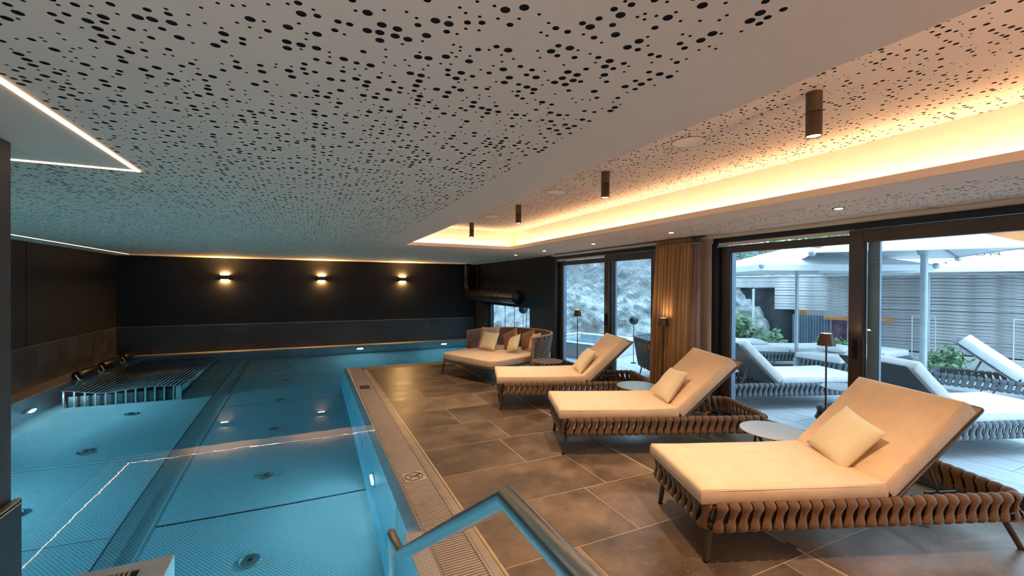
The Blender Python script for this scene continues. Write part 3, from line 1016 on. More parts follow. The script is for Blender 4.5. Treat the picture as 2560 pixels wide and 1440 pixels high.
MB().lathe([(0.001, 0.03), (0.12, 0.02), (0.162, 0.0), (0.162, -0.04)], 28).obj('end_cap', BLACK, du, smooth=True).matrix_local = Matrix.Translation((4.35, 8.98, 1.375)) @ Matrix.Rotation(R(90), 4, 'X')
for y in (11.6, 9.6):
    MB().tube([(4.35, y, 1.52), (4.35, y, H)], 0.006, 6).obj('hanger', BLACK, du)

# ------------------------------------------------------------------ small window
wd = struct('window_1')
m = MB(); y0, y1, z0, z1 = 9.06, 11.85, 0.10, 1.15
m.box((XW + 0.12, y0, z0), (XW + 0.2, y0 + 0.05, z1)); m.box((XW + 0.12, y1 - 0.05, z0), (XW + 0.2, y1, z1)); m.box((XW + 0.12, y0, z1 - 0.05), (XW + 0.2, y1, z1)); m.box((XW + 0.12, y0, z0), (XW + 0.2, y1, z0 + 0.05))
m.obj('window_frame', FRAMEB, wd)
MB().box((XW + 0.155, y0, z0), (XW + 0.163, y1, z1)).obj('window_pane', GLASS, wd)
for y in (9.65, 10.35, 10.95): MB().box((XW + 0.21, y, z0), (XW + 0.222, y + 0.012, z1)).obj('steel_bar', FRAMEB, wd)


# ------------------------------------------------------------------ sliding doors
def sliding(name, y0, y1, ym, xin):
    """y0..y1 opening; fixed leaf from ym to y1, sliding leaf in front from y0 to ym+"""
    d = struct(name)
    zt = 2.20
    MB().box((XW + 0.0, y0, zt), (XW + 0.22, y1, 2.262)).obj('header', FRAMEB, d)
    MB().box((XW - 0.02, y1 - 0.075, 0.0), (XW + 0.20, y1, zt)).obj('jamb', FRAMEB, d)
    MB().box((XW + 0.0, ym, zt - 0.03), (XW + 0.05, y1 - 0.08, zt)).obj('roller_rail', LWALL, d)
    # fixed leaf
    a, b = ym - 0.05, y1 - 0.075
    xf = XW + 0.06
    fw = 0.13
    m_ = MB(); m_.box((xf, b - fw + 0.0, 0.03), (xf + 0.075, b, 2.155)); m_.box((xf, a, 0.03), (xf + 0.075, a + 0.09, 2.155)); m_.box((xf, a + 0.09, 2.075), (xf + 0.074, b - fw, 2.155)); m_.box((xf, a + 0.09, 0.03), (xf + 0.074, b - fw, 0.11))
    m_.obj('leaf_frame', FRAME, d, bevel=0.004, seg=1)
    MB().box((xf + 0.045, a + 0.05, 0.05), (xf + 0.07, b - fw + 0.03, 2.09)).obj('glass_pane', GLASS, d)
    m_ = MB(); m_.box((xf + 0.02, b - fw - 0.012, 0.1), (xf + 0.09, b - fw, 2.08)); m_.obj('spacer', SEAL, d)
    # sliding leaf, nearer the room
    a, b = y0, ym + 0.02
    xs = XW - 0.045
    m_ = MB(); m_.box((xs, b - 0.115, 0.05), (xs + 0.075, b, 2.19)); m_.box((xs, a + 0.1, 2.07), (xs + 0.074, b - 0.115, 2.19)); m_.box((xs, a + 0.1, 0.05), (xs + 0.074, b - 0.115, 0.15)); m_.box((xs, a, 0.05), (xs + 0.075, a + 0.1, 2.19))
    m_.obj('leaf_frame', FRAME, d, bevel=0.004, seg=1)
    MB().box((xs + 0.045, a + 0.06, 0.08), (xs + 0.07, b - 0.09, 2.10)).obj('glass_pane', GLASS, d)
    m_ = MB(); m_.box((xs + 0.078, b - 0.215, 0.1), (xs + 0.11, b - 0.12, 2.075)); m_.obj('spacer', SEAL, d)
    MB().box((XW - 0.08, y0, -0.004), (XW + 0.24, y1, 0.03)).obj('sill', FRAME, d)
    MB().box((XW - 0.095, y0, -0.002), (XW - 0.08, y1, 0.006)).obj('sill_edge', GOLD, d)
    m_ = MB(); m_.box((XW + 0.19, y0, 0.03), (XW + 0.2, y1, 0.045)); m_.obj('track', STEEL, d)
    m_ = MB(); m_.box((xs - 0.02, b - 0.075, 0.98), (xs - 0.0, b - 0.045, 1.16)); m_.obj('handle', BLACK, d)
    return d


sliding('door_1', 4.92, 7.90, 6.14, 0)
sliding('door_2', -1.5, 3.95, 2.36, 0)
m = MB(); m.box((XW, -3, 0), (XO, -1.5, 2.262)); m.obj('plaster', LWALL, wr)
MB().box((4.608, -3, H - 0.036), (XW + 0.02, 7.9, H + 0.002)).obj('ceiling_fascia', LWALL, wr)

# ------------------------------------------------------------------ curtain
cu = thing('curtain', 'ochre pleated floor length curtain between the two sliding doors', 'curtain')


def curt(y0t, y1t, y0b, y1b, x, amp, nw, seed, z0=0.02, z1=2.285):
    rs = random.Random(seed)
    ph = [rs.uniform(-0.6, 0.6) for _ in range(nw + 2)]

    def fn(u, v):
        yt = y0t + (y1t - y0t) * u; yb = y0b + (y1b - y0b) * u
        f = 1 - v
        y = yt + (yb - yt) * f
        a = amp * (0.45 + 0.65 * f) * (0.8 + 0.4 * math.sin(u * 19 + seed))
        wv = math.sin(2 * PI * nw * (u + 0.012 * math.sin(v * 3 + u * 9)) + ph[int(u * nw)] * f * 0.3)
        xx = x + a * wv - 0.0
        return (xx, y + 0.018 * math.cos(2 * PI * nw * u * 1.0) * f, z0 + (z1 - z0) * v)
    return MB().grid(nw * 12 + 1, 26, fn)


curt(4.08, 4.70, 4.16, 4.80, 4.48, 0.062, 11, 1).obj('drape', CURT, cu, smooth=True)
curt(3.98, 4.09, 3.99, 4.28, 4.52, 0.03, 4, 5).obj('lining_drape', CURT2, cu, smooth=True)
m = MB()
m.box((4.44, 3.98, 2.20), (4.56, 4.70, 2.215)); m.obj('heading_tape', CURT2, cu)
m = MB().tube([(4.50, 3.9, 2.288), (4.50, 7.6, 2.288)], 0.008, 6); tag(m.obj('curtain_rail', FRAMEB), 'slim dark curtain rail under the ceiling above the far sliding door', 'rail')

# pendant style portable lamps
for y, lab, sc in ((2.402, 'slim floor lamp with tapered bronze shade in front of the near sliding door', 1.0), (4.452, 'slim floor lamp with tapered dark shade in front of the curtain', 1.0),
                   (6.523, 'slim floor lamp with small tapered shade beside the far sliding door', 1.0)):
    o = thing('floor_lamp', lab, 'lamp', (4.35, y, 0), 0, 'slim portable floor lamps')
    MB().lathe([(0.07, 0.0), (0.07, 0.012), (0.012, 0.02)], 28).obj('base', BRONZE, o, smooth=True)
    MB().tube([(0, 0, 0.015), (0, 0, 1.13)], 0.0075, 10).obj('pole', BRONZE, o, smooth=True)
    MB().lathe([(0.074, 1.11), (0.050, 1.222), (0.047, 1.222), (0.071, 1.111)], 32).obj('lamp_shade', BRONZE, o, smooth=True)
    MB().lathe([(0.001, 1.19), (0.046, 1.19)], 20).obj('diffuser', LAMPE, o)
    light('lamp_glow', 'POINT', (4.35, y, 1.165), 5, WARM2, shadow_soft_size=0.02)
    light('lamp_glow', 'POINT', (4.35, y, 1.215), 1.2, WARM2, shadow_soft_size=0.02)


# ------------------------------------------------------------------ side tables
def side_table(loc, label, mat, group, r=0.25, h=0.45, flatleg=False, legm=None):
    o = thing('side_table', label, 'table', loc, 0, group)
    MB().lathe([(r - 0.008, h - 0.012), (r, h - 0.006), (r - 0.004, h), (0.001, h)], 48).obj('table_top', mat, o, smooth=True)
    lm = legm or BLACK
    if flatleg:
        MB().box((-0.035, -0.02, 0.02), (0.035, 0.02, h - 0.012)).obj('leg', lm, o, bevel=0.004, seg=1)
        MB().lathe([(0.15, 0), (0.15, 0.012), (0.03, 0.02)], 32).obj('base', lm, o, smooth=True)
    else:
        for k in range(3):
            a = k * 2 * PI / 3 + 0.5
            MB().tube([(0.13 * math.cos(a), 0.13 * math.sin(a), h - 0.012), (0.19 * math.cos(a), 0.19 * math.sin(a), 0.0)], 0.008, 8).obj('leg', lm, o, smooth=True)
        MB().tube([(0.13 * math.cos(k * PI / 8), 0.13 * math.sin(k * PI / 8), h - 0.02) for k in range(16)], 0.006, 6, closed=True).obj('top_ring', lm, o, smooth=True)
    return o


side_table((3.53, 2.36, 0), 'round grey side table between the two nearest loungers', TABLE, 'round side tables on the deck')
side_table((3.60, 4.09, 0), 'round olive grey side table behind the second lounger', TABLEG, 'round side tables on the deck')
side_table((3.46, 6.05, 0), 'round brown side table beside the woven daybed', TABLEB, 'round side tables on the deck')


# ------------------------------------------------------------------ loungers
def strap_mesh(mat, name='strap', far=False):
    """padded band wrapped round the upper and lower rail; local y = outwards, x = along the rail"""
    zt, zb, r_ = 0.330, 0.220, 0.0245
    path = []
    na, nb = 7, 7
    for k in range(na):   # over the top rail, from inside to outside
        a = PI - k * PI / (na - 1)
        path.append((r_ * math.cos(a), zt + r_ * math.sin(a) * 1.0, 0.0, 1.0))
    for t in (0.25, 0.5, 0.75):
        path.append((r_ * (0.9 - 0.35 * math.sin(t * PI)), zt + (zb - zt) * t, 0.026 * t, 1.0 - 0.40 * math.sin(t * PI)))
    for k in range(nb):   # round the lower rail
        a = -k * PI / (nb - 1)
        path.append((r_ * math.cos(a), zb + r_ * math.sin(a), 0.026, 1.0))
    for t in (0.3, 0.7):
        path.append((-r_ * 0.8, zb + (zt - zb) * t, 0.026 * (1 - t), 0.75))
    mm = MB(); n = len(path); W_ = 0.0335; th = 0.0095
    prof_ = [(-1, 0.0), (-0.8, 1.0), (0.0, 1.35), (0.8, 1.0), (1, 0.0)]
    vs = []
    for i, (y, z, xo, wd_) in enumerate(path):
        y0, z0 = path[i - 1][:2]; y1, z1 = path[(i + 1) % n][:2]
        t = Vector((y1 - y0, z1 - z0)).normalized()
        nn = Vector((-t.y, t.x))
        for (u, hgt) in prof_:
            vs.append((xo + u * W_ * wd_, y + nn.x * th * hgt, z + nn.y * th * hgt))
    fs = []
    q = len(prof_)
    for i in range(n):
        j = (i + 1) % n
        for k in range(q - 1):
            fs.append((i * q + k, i * q + k + 1, j * q + k + 1, j * q + k))
    mm.add(vs, fs)
    me = mm.mesh(name); me.materials.append(mat); me.shade_smooth()
    return me


def rounded_rect(x0, x1, y0, y1, r_, n=5):
    pts = []
    for cx, cy, a0 in ((x1 - r_, y0 + r_, -90), (x1 - r_, y1 - r_, 0), (x0 + r_, y1 - r_, 90), (x0 + r_, y0 + r_, 180)):
        for k in range(n + 1):
            a = R(a0 + 90 * k / n); pts.append((cx + r_ * math.cos(a), cy + r_ * math.sin(a)))
    return pts


def cushion_mesh(lx, ly, th, name, sag=0.012, nu=26, nv=12, bulge=0.02):
    """box cushion with soft edges and a slightly sagging top; origin corner, top at th"""
    mm = MB()
    e = 0.022
    us = [0, e * 0.35 / lx, e / lx] + [e / lx + (1 - 2 * e / lx) * k / (nu - 1) for k in range(1, nu - 1)] + [1 - e / lx, 1 - e * 0.35 / lx, 1]
    vs_ = [0, e * 0.35 / ly, e / ly] + [e / ly + (1 - 2 * e / ly) * k / (nv - 1) for k in range(1, nv - 1)] + [1 - e / ly, 1 - e * 0.35 / ly, 1]
    nu_, nv_ = len(us), len(vs_)

    def lift(u, v):
        du_ = min(u * lx, (1 - u) * lx); dv_ = min(v * ly, (1 - v) * ly)
        f = lambda d: 1.0 if d >= e else math.sqrt(max(0, 1 - (1 - d / e) ** 2))
        edge = min(f(du_), f(dv_))
        return edge
    top = []; bot = []
    for u in us:
        for v in vs_:
            ed = lift(u, v)
            s_ = math.sin(PI * u) * math.sin(PI * v)
            z = th - e * (1 - ed) - sag * math.sin(PI * min(1, u * 1.05)) + bulge * s_ ** 0.6
            ox = 0.006 * math.sin(u * 9 + v * 4)
            top.append((u * lx, v * ly + ox * (1 if 0.02 < v < 0.98 else 0.3), z + 0.002 * math.sin(u * 23) * s_))
            bot.append((u * lx, v * ly, e * (1 - ed) * 0.8))
    N = nu_ * nv_
    fs = []
    for i in range(nu_ - 1):
        for j in range(nv_ - 1):
            a = i * nv_ + j
            fs.append((a, a + nv_, a + nv_ + 1, a + 1)); fs.append((N + a, N + a + 1, N + a + nv_ + 1, N + a + nv_))
    ring = [i * nv_ for i in range(nu_)] + [(nu_ - 1) * nv_ + j for j in range(1, nv_)] + [i * nv_ + nv_ - 1 for i in range(nu_ - 2, -1, -1)] + [j for j in range(nv_ - 2, 0, -1)]
    for k in range(len(ring)):
        a = ring[k]; b = ring[(k + 1) % len(ring)]
        fs.append((a, N + a, N + b, b))
    mm.add(top + bot, fs)
    return mm


def piping(lx, ly, z, inset=0.006):
    pts = rounded_rect(inset, lx - inset, inset, ly - inset, 0.02, 3)
    return MB().tube([(x, y, z) for x, y in pts], 0.0032, 5, closed=True)


def pillow_mesh(sz, th, name, n=15, pinch=0.06):
    mm = MB()
    vs = []; uvs = []
    for sgn in (1, -1):
        for i in range(n):
            for j in range(n):
                u = 2 * i / (n - 1) - 1; v = 2 * j / (n - 1) - 1
                pu = 1 - pinch * (1 - v * v) * abs(u) ** 2; pv = 1 - pinch * (1 - u * u) * abs(v) ** 2
                h_ = ((1 - abs(u) ** 2.4) * (1 - abs(v) ** 2.4)) ** 0.5
                wob = 0.10 * math.sin(3 * u + 1) * math.sin(2.5 * v)
                vs.append((u * sz / 2 * pu, v * sz / 2 * pv, sgn * th / 2 * (h_ * (1 + wob) + 0.03)))
                uvs.append(((u + 1) / 2, (v + 1) / 2))
    fs = []
    N = n * n
    for i in range(n - 1):
        for j in range(n - 1):
            a = i * n + j
            fs.append((a, a + n, a + n + 1, a + 1)); fs.append((N + a, N + a + 1, N + a + n + 1, N + a + n))
    ring = [i * n for i in range(n)] + [(n - 1) * n + j for j in range(1, n)] + [i * n + n - 1 for i in range(n - 2, -1, -1)] + [j for j in range(n - 2, 0, -1)]
    for k in range(len(ring)):
        a = ring[k]; b = ring[(k + 1) % len(ring)]
        fs.append((a, N + a, N + b, b))
    mm.add(vs, fs)
    me = mm.mesh(name)
    uvl = me.uv_layers.new(name='UVMap')
    for lp in me.loops:
        uvl.data[lp.index].uv = uvs[lp.vertex_index]
    me.shade_smooth()
    return me


LXX, LYY = 2.06, 0.76
SM_IN = strap_mesh(STRAP); SM_OUT = strap_mesh(GSTRAP)
HINGE = 1.15


def make_lounger(label, loc, ang, indoor=True, back=43, individual=True, group=None):
    smesh = SM_IN if indoor else SM_OUT
    cm = CUSH if indoor else WCUSH
    lm = LEG if indoor else GLEG
    bm_ = BOARD if indoor else OBOARD
    o = thing('sun_lounger', label, 'sun lounger', (loc[0], loc[1], 0), R(ang), group or ('sun loungers on the indoor deck' if indoor else 'sun loungers on the terrace'))
    rr_ = 0.085
    path = rounded_rect(0, LXX, 0, LYY, rr_, 6)
    MB().tube([(x, y, 0.330) for x, y in path], 0.014, 8, closed=True).obj('upper_rail', lm, o, smooth=True)
    MB().tube([(x, y, 0.222) for x, y in path], 0.012, 8, closed=True).obj('lower_rail', lm, o, smooth=True)
    # straps evenly along the loop
    P = path + [path[0]]
    seg = [math.dist(P[i], P[i + 1]) for i in range(len(P) - 1)]
    tot = sum(seg); n = int(tot / 0.0735)
    mats = []
    for k in range(n):
        s_ = (k + 0.5) / n * tot; i = 0
        while s_ > seg[i]: s_ -= seg[i]; i += 1
        a = P[i]; b = P[i + 1]; t = s_ / seg[i]
        x, y = a[0] + (b[0] - a[0]) * t, a[1] + (b[1] - a[1]) * t
        d = math.atan2(b[1] - a[1], b[0] - a[0])
        # local x along rail, local y outwards (right of travel for ccw path)
        M = Matrix.Translation((x, y, 0)) @ Matrix.Rotation(d + PI, 4, 'Z')
        mats.append(M)
    if individual:
        for M in mats:
            q = link(smesh, 'strap', o); q.matrix_local = M
    else:
        big = MB()
        vs0 = [v.co.copy() for v in smesh.vertices]; fs0 = [tuple(p.vertices) for p in smesh.polygons]
        for M in mats: big.add([M @ v for v in vs0], fs0)
        q = big.obj('strap_weave', smesh.materials[0], o, smooth=True, kind='stuff')
    # legs
    for (fx_, fy_, tx_, ty_) in ((0.0, 0.02, 0.04, 0.04), (0.02, 0.72, 0.05, 0.71), (2.06, 0.0, 1.95, 0.04), (2.06, 0.76, 1.95, 0.72)):
        MB().tube([(tx_, ty_, 0.235), (fx_, fy_, 0.004)], [0.019, 0.016], 12).obj('leg', lm, o, smooth=True)
        MB().tube([(fx_, fy_, 0.012), (fx_, fy_, 0.0)], 0.0165, 12).obj('foot_cap', BLACK, o, smooth=True)
    # sled tube below the head end
    MB().tube([(1.35, 0.10, 0.24), (1.42, 0.11, 0.13), (1.55, 0.12, 0.10), (1.55, 0.64, 0.10), (1.42, 0.65, 0.13), (1.35, 0.66, 0.24)], 0.009, 8).obj('under_tube', lm, o, smooth=True)
    MB().box((0.05, 0.04, 0.318), (HINGE, LYY - 0.04, 0.338)).obj('seat_deck', lm, o)
    MB().tube([(0.5, 0.0, 0.28), (0.5, LYY, 0.28)], 0.010, 8).obj('cross_bar', lm, o)
    MB().tube([(HINGE + 0.05, 0.0, 0.32), (HINGE + 0.05, LYY, 0.32)], 0.012, 8).obj('cross_bar', lm, o)
    CY0_ = -0.005; CW = LYY + 0.01
    c = cushion_mesh(HINGE + 0.045, CW, 0.100, 'seat_cushion').obj('seat_cushion', cm, o, smooth=True)
    c.location = (-0.045, CY0_, 0.348)
    q = piping(HINGE + 0.045, CW, 0.083).obj('piping', cm, c, smooth=True)
    a = R(-back)
    c = cushion_mesh(0.75, CW, 0.115, 'back_cushion', sag=0.004, bulge=0.012).obj('back_cushion', cm, o, smooth=True)
    c.location = (HINGE + 0.045, CY0_, 0.352); c.rotation_euler = (0, a, 0)
    piping(0.75, CW, 0.098).obj('piping', cm, c, smooth=True)
    b = MB().box((0.0, 0.0, -0.016), (0.80, CW - 0.02, -0.004)).obj('back_board', bm_, o)
    b.location = (HINGE + 0.05, 0.005, 0.350); b.rotation_euler = (0, a, 0)
    f = MB().tube([(x, y, 0) for x, y in rounded_rect(0.0, 0.81, 0.0, CW - 0.02, 0.02, 3)], 0.009, 6, closed=True).obj('back_frame', lm, o, smooth=True)
    f.location = (HINGE + 0.055, 0.005, 0.337); f.rotation_euler = (0, a, 0)
    if back > 20:
        ca, sa = math.cos(R(back)), math.sin(R(back))
        for y in (0.14, LYY - 0.14):
            MB().tube([(HINGE + 0.06 + 0.42 * ca, y, 0.33 + 0.42 * sa), (HINGE + 0.50, y, 0.30)], 0.009, 8).obj('strut', lm, o, smooth=True)
            MB().box((HINGE + 0.40, y - 0.006, 0.285), (HINGE + 0.62, y + 0.006, 0.315)).obj('ratchet_bar', lm, o)
    return o


IN = [((2.15, 1.83), -20.7, 'nearest beige cushioned lounger with brown woven strap frame'),
      ((2.247, 3.597), -21.7, 'middle of the three beige indoor loungers, in front of the curtain'),
      ((2.289, 5.237), -20.2, 'farthest beige indoor lounger, right beside the woven daybed')]
for (loc, a, lab) in IN:
    make_lounger(lab, loc, a)


def l2w(loc, ang, p):
    c, s_ = math.cos(R(ang)), math.sin(R(ang))
    return Vector((loc[0] + c * p[0] - s_ * p[1], loc[1] + s_ * p[0] + c * p[1], p[2]))


def place_pillow(loc, ang, p, tilt, roll, sz, th, label, mat=CHECK, yaw=0.0, group='checked pillows on the loungers', name='pillow'):
    me = pillow_mesh(sz, th, name); me.materials.append(mat)
    o = link(me, name)
    M = Matrix.Translation(l2w(loc, ang, p)) @ Matrix.Rotation(R(ang + yaw), 4, 'Z') @ Matrix.Rotation(-R(tilt), 4, 'Y') @ Matrix.Rotation(R(roll), 4, 'Z')
    o.matrix_world = M
    tag(o, label, 'pillow', group)
    return o


place_pillow(*IN[0][:2], (1.19, 0.37, 0.595), 52, -14, 0.39, 0.13, 'checked pillow leaning on the backrest of the nearest lounger')
place_pillow(*IN[1][:2], (1.195, 0.34, 0.60), 54, 4, 0.39, 0.13, 'checked pillow leaning on the backrest of the middle lounger')
place_pillow(*IN[2][:2], (1.20, 0.30, 0.595), 54, 0, 0.39, 0.13, 'checked pillow leaning on the backrest of the farthest indoor lounger')


# ------------------------------------------------------------------ woven daybed
def make_daybed(label, loc, ang, indoor=True):
    o = thing('daybed', label, 'sofa', (loc[0], loc[1], 0), R(ang))
    bm_, cm, lm = (BRAID, CUSH, LEG) if indoor else (GSTRAP, WCUSH, GLEG)
    Wd, cx = 1.42, 0.69
    # back curve in plan, from left end round the back to the right end
    def curve(t):      # t 0..1
        a = PI * 0.5 - PI * t
        ex = 0.62
        ca, sa = math.cos(a), math.sin(a)
        X_ = 0.80 + 0.98 * (abs(ca) ** ex) * (1 if ca > 0 else -1)
        Y_ = cx + 0.86 * (abs(sa) ** 0.75) * (1 if sa > 0 else -1)
        return X_, Y_
    nb = 60
    pts = [curve(k / nb) for k in range(nb + 1)]
    L0 = [0]
    for i in range(nb): L0.append(L0[-1] + math.dist(pts[i], pts[i + 1]))

    def at(s_):
        for i in range(nb):
            if L0[i + 1] >= s_:
                t = (s_ - L0[i]) / max(1e-6, L0[i + 1] - L0[i])
                a, b = pts[i], pts[i + 1]
                d = Vector((b[0] - a[0], b[1] - a[1])).normalized()
                return a[0] + (b[0] - a[0]) * t, a[1] + (b[1] - a[1]) * t, d
        return pts[-1][0], pts[-1][1], Vector((-1, 0))
    ztop = lambda s_: 0.73 + 0.03 * math.sin(PI * s_ / L0[-1])
    rim = [(x, y, ztop(L0[i])) for i, (x, y) in enumerate(pts)]
    MB().tube([(pts[0][0], pts[0][1], 0.27)] + rim + [(pts[-1][0], pts[-1][1], 0.27)], 0.022, 10).obj('rim_tube', SUEDE if indoor else GSTRAP, o, smooth=True)
    MB().tube([(0.8 + (x - 0.8) * 0.93, cx + (y - cx) * 0.93, 0.27) for x, y in pts], 0.014, 8).obj('lower_rim', lm, o, smooth=True)
    # braided columns: interlocking lumps
    mm = MB()
    n = int(L0[-1] / 0.085); rows_ = 8
    for k in range(n):
        s_ = (k + 0.5) * L0[-1] / n
        x, y, d = at(s_)
        an = math.atan2(d.y, d.x)
        for r_ in range(rows_):
            f = (r_ + (0.5 if k % 2 else 0.0)) / rows_
            z = 0.29 + (ztop(s_) - 0.32) * f
            fl_ = 1 - 0.07 * (1 - f)
            px_, py_ = 0.8 + (x - 0.8) * fl_, cx + (y - cx) * fl_
            sub = MB().sphere((0, 0, 0), 1.0, 8, (0.066, 0.024, 0.031))
            M = Matrix.Translation((px_, py_, z)) @ Matrix.Rotation(an, 4, 'Z') @ Matrix.Rotation(R(32 if k % 2 else -32), 4, 'Y')
            mm.add([M @ Vector(v) for v in sub.v], sub.f)
    mm.obj('woven_back', bm_, o, smooth=True, kind='stuff')
    MB().grid(61, 5, lambda u, v: (0.8 + (at(u * L0[-1])[0] - 0.8) * (0.94 + 0.05 * v), cx + (at(u * L0[-1])[1] - cx) * (0.94 + 0.05 * v), 0.27 + (ztop(u * L0[-1]) - 0.27) * v)).obj('back_lining', bm_, o, smooth=True)
    poly = rounded_rect(0.0, 1.55, 0.0, 1.38, 0.16, 6)
    MB().tube([(x, y, 0.265) for x, y in rounded_rect(-0.02, 1.57, -0.02, 1.40, 0.17, 6)], 0.016, 8, closed=True).obj('frame', lm, o, smooth=True)
    MB().prism(rounded_rect(0.02, 1.53, 0.02, 1.36, 0.15, 5), 0.262, 0.278).obj('seat_deck', lm, o)
    c = MB().prism(rounded_rect(-0.02, 1.62, -0.01, 1.39, 0.17, 8), 0.28, 0.405).obj('seat_cushion', cm, o, bevel=0.025, seg=3)
    MB().tube([(x, y, 0.385) for x, y in rounded_rect(-0.018, 1.618, -0.008, 1.388, 0.17, 6)], 0.0035, 5, closed=True).obj('piping', cm, c, smooth=True)
    for (tx_, ty_, fx_, fy_) in ((0.05, 0.05, 0.0, 0.0), (0.05, 1.33, 0.0, 1.36), (1.5, 0.1, 1.56, 0.06), (1.5, 1.28, 1.56, 1.32)):
        MB().tube([(tx_, ty_, 0.27), (fx_, fy_, 0.0)], [0.014, 0.011], 10).obj('leg', lm, o, smooth=True)
    return o


DB = ((2.736, 6.561), 22)
make_daybed('curved woven daybed with beige seat cushion in the far corner of the deck', *DB)
grp = 'cushions on the woven daybed'
for p, sz, yaw, tilt, roll, mat, lab in (
        ((0.98, 1.12, 0.62), 0.44, 12, 66, 3, PEACH, 'large peach linen cushion at the back left of the daybed'),
        ((0.80, 0.93, 0.585), 0.36, 14, 64, -4, CHECK, 'small checked cushion in front of the large peach one'),
        ((1.18, 0.72, 0.60), 0.38, -4, 68, 28, SUEDE, 'brown suede cushion standing on its corner in the daybed'),
        ((1.35, 0.42, 0.60), 0.36, -14, 70, 20, SUEDE, 'brown suede cushion farther right in the daybed'),
        ((0.92, 0.40, 0.57), 0.33, -22, 62, 22, CHECK, 'small checked cushion at the right front of the daybed'),
        ((1.22, 0.14, 0.60), 0.34, -30, 68, 10, CUSH, 'small beige cushion against the right arm of the daybed')):
    place_pillow(DB[0], DB[1], p, tilt, roll, sz, 0.13, lab, mat, yaw, grp, 'cushion')

# ================================================================== OUTSIDE
te = struct('terrace')
MB().box((XO, -4, -0.3), (16, 16, -0.035)).obj('ground', GROUTD, te)
pme = {}
xs = [4.99] + [5.37 + 0.365 * k for k in range(0, 15)]
for i in range(len(xs) - 1):
    x0, x1 = xs[i], xs[i + 1]
    y = -2.0 + ((i * 0.42) % 1.2) * 1.0
    off = {0: 1.62, 1: 3.32, 2: 1.61, 3: 3.53, 4: 1.82}.get(i, 1.2 * ((i * 7) % 5) / 5)
    y = off - 1.2 * math.ceil((off + 1.5) / 1.2)
    wdt = round(x1 - x0, 4)
    if wdt not in pme:
        pme[wdt] = MB().box((0.003, 0.003, -0.03), (wdt - 0.003, 1.197, 0.0)).mesh('slab'); pme[wdt].materials.append(PAVER)
    while y < 8.4:
        link(pme[wdt], 'slab', te, loc=(x0, y, 0.0))
        y += 1.2
MB().box((4.99, 8.4, -0.03), (16, 16, -0.002)).obj('gravel_bed', GRAVEL, te)
MB().box((10.5, -4, -0.03), (16, 8.4, -0.001)).obj('gravel_bed', GRAVEL, te)

# loungers outside
GO = 'sun loungers on the terrace'
o1 = (7.07, 4.06)
make_lounger('white cushioned grey woven lounger right outside the fixed pane, backrest raised', o1, 161.2, False, 44)
make_lounger('white cushioned grey woven lounger outside the near sliding pane behind the nearest indoor lounger', (7.06, 2.26), 161.2, False, 44)
make_lounger('flat grey woven lounger with a white pillow by the black liner', (9.98, 5.70), 158.5, False, 2, individual=False)
make_lounger('flat grey woven lounger with a pillow behind the bronze door post', (8.20, 4.28), -3, False, 2, individual=False)
make_lounger('grey woven lounger with raised back turned toward the board fence', (9.87, 1.48), 104, False, 40, individual=False)
make_lounger('rightmost grey woven lounger with raised back near the board fence', (11.0, 0.65), 104, False, 40, individual=False)
for loc, a, p, lab in (((9.98, 5.70), 158.5, (1.75, 0.42, 0.53), 'white pillow lying on the flat lounger by the black liner'), ((8.20, 4.28), -3, (0.55, 0.45, 0.53), 'white pillow lying on the flat lounger behind the door post')):
    place_pillow(loc, a, p, 3, 8, 0.48, 0.13, lab, WCUSH, 0, 'white pillows outside', 'pillow')
side_table((5.75, 2.93, 0), 'round pale side table on one broad leg outside the near door', TABLE, None, 0.27, 0.47, True, GLEG)
make_daybed('curved woven daybed outside the far sliding door, seen from behind', (7.0, 5.75), 160, False)


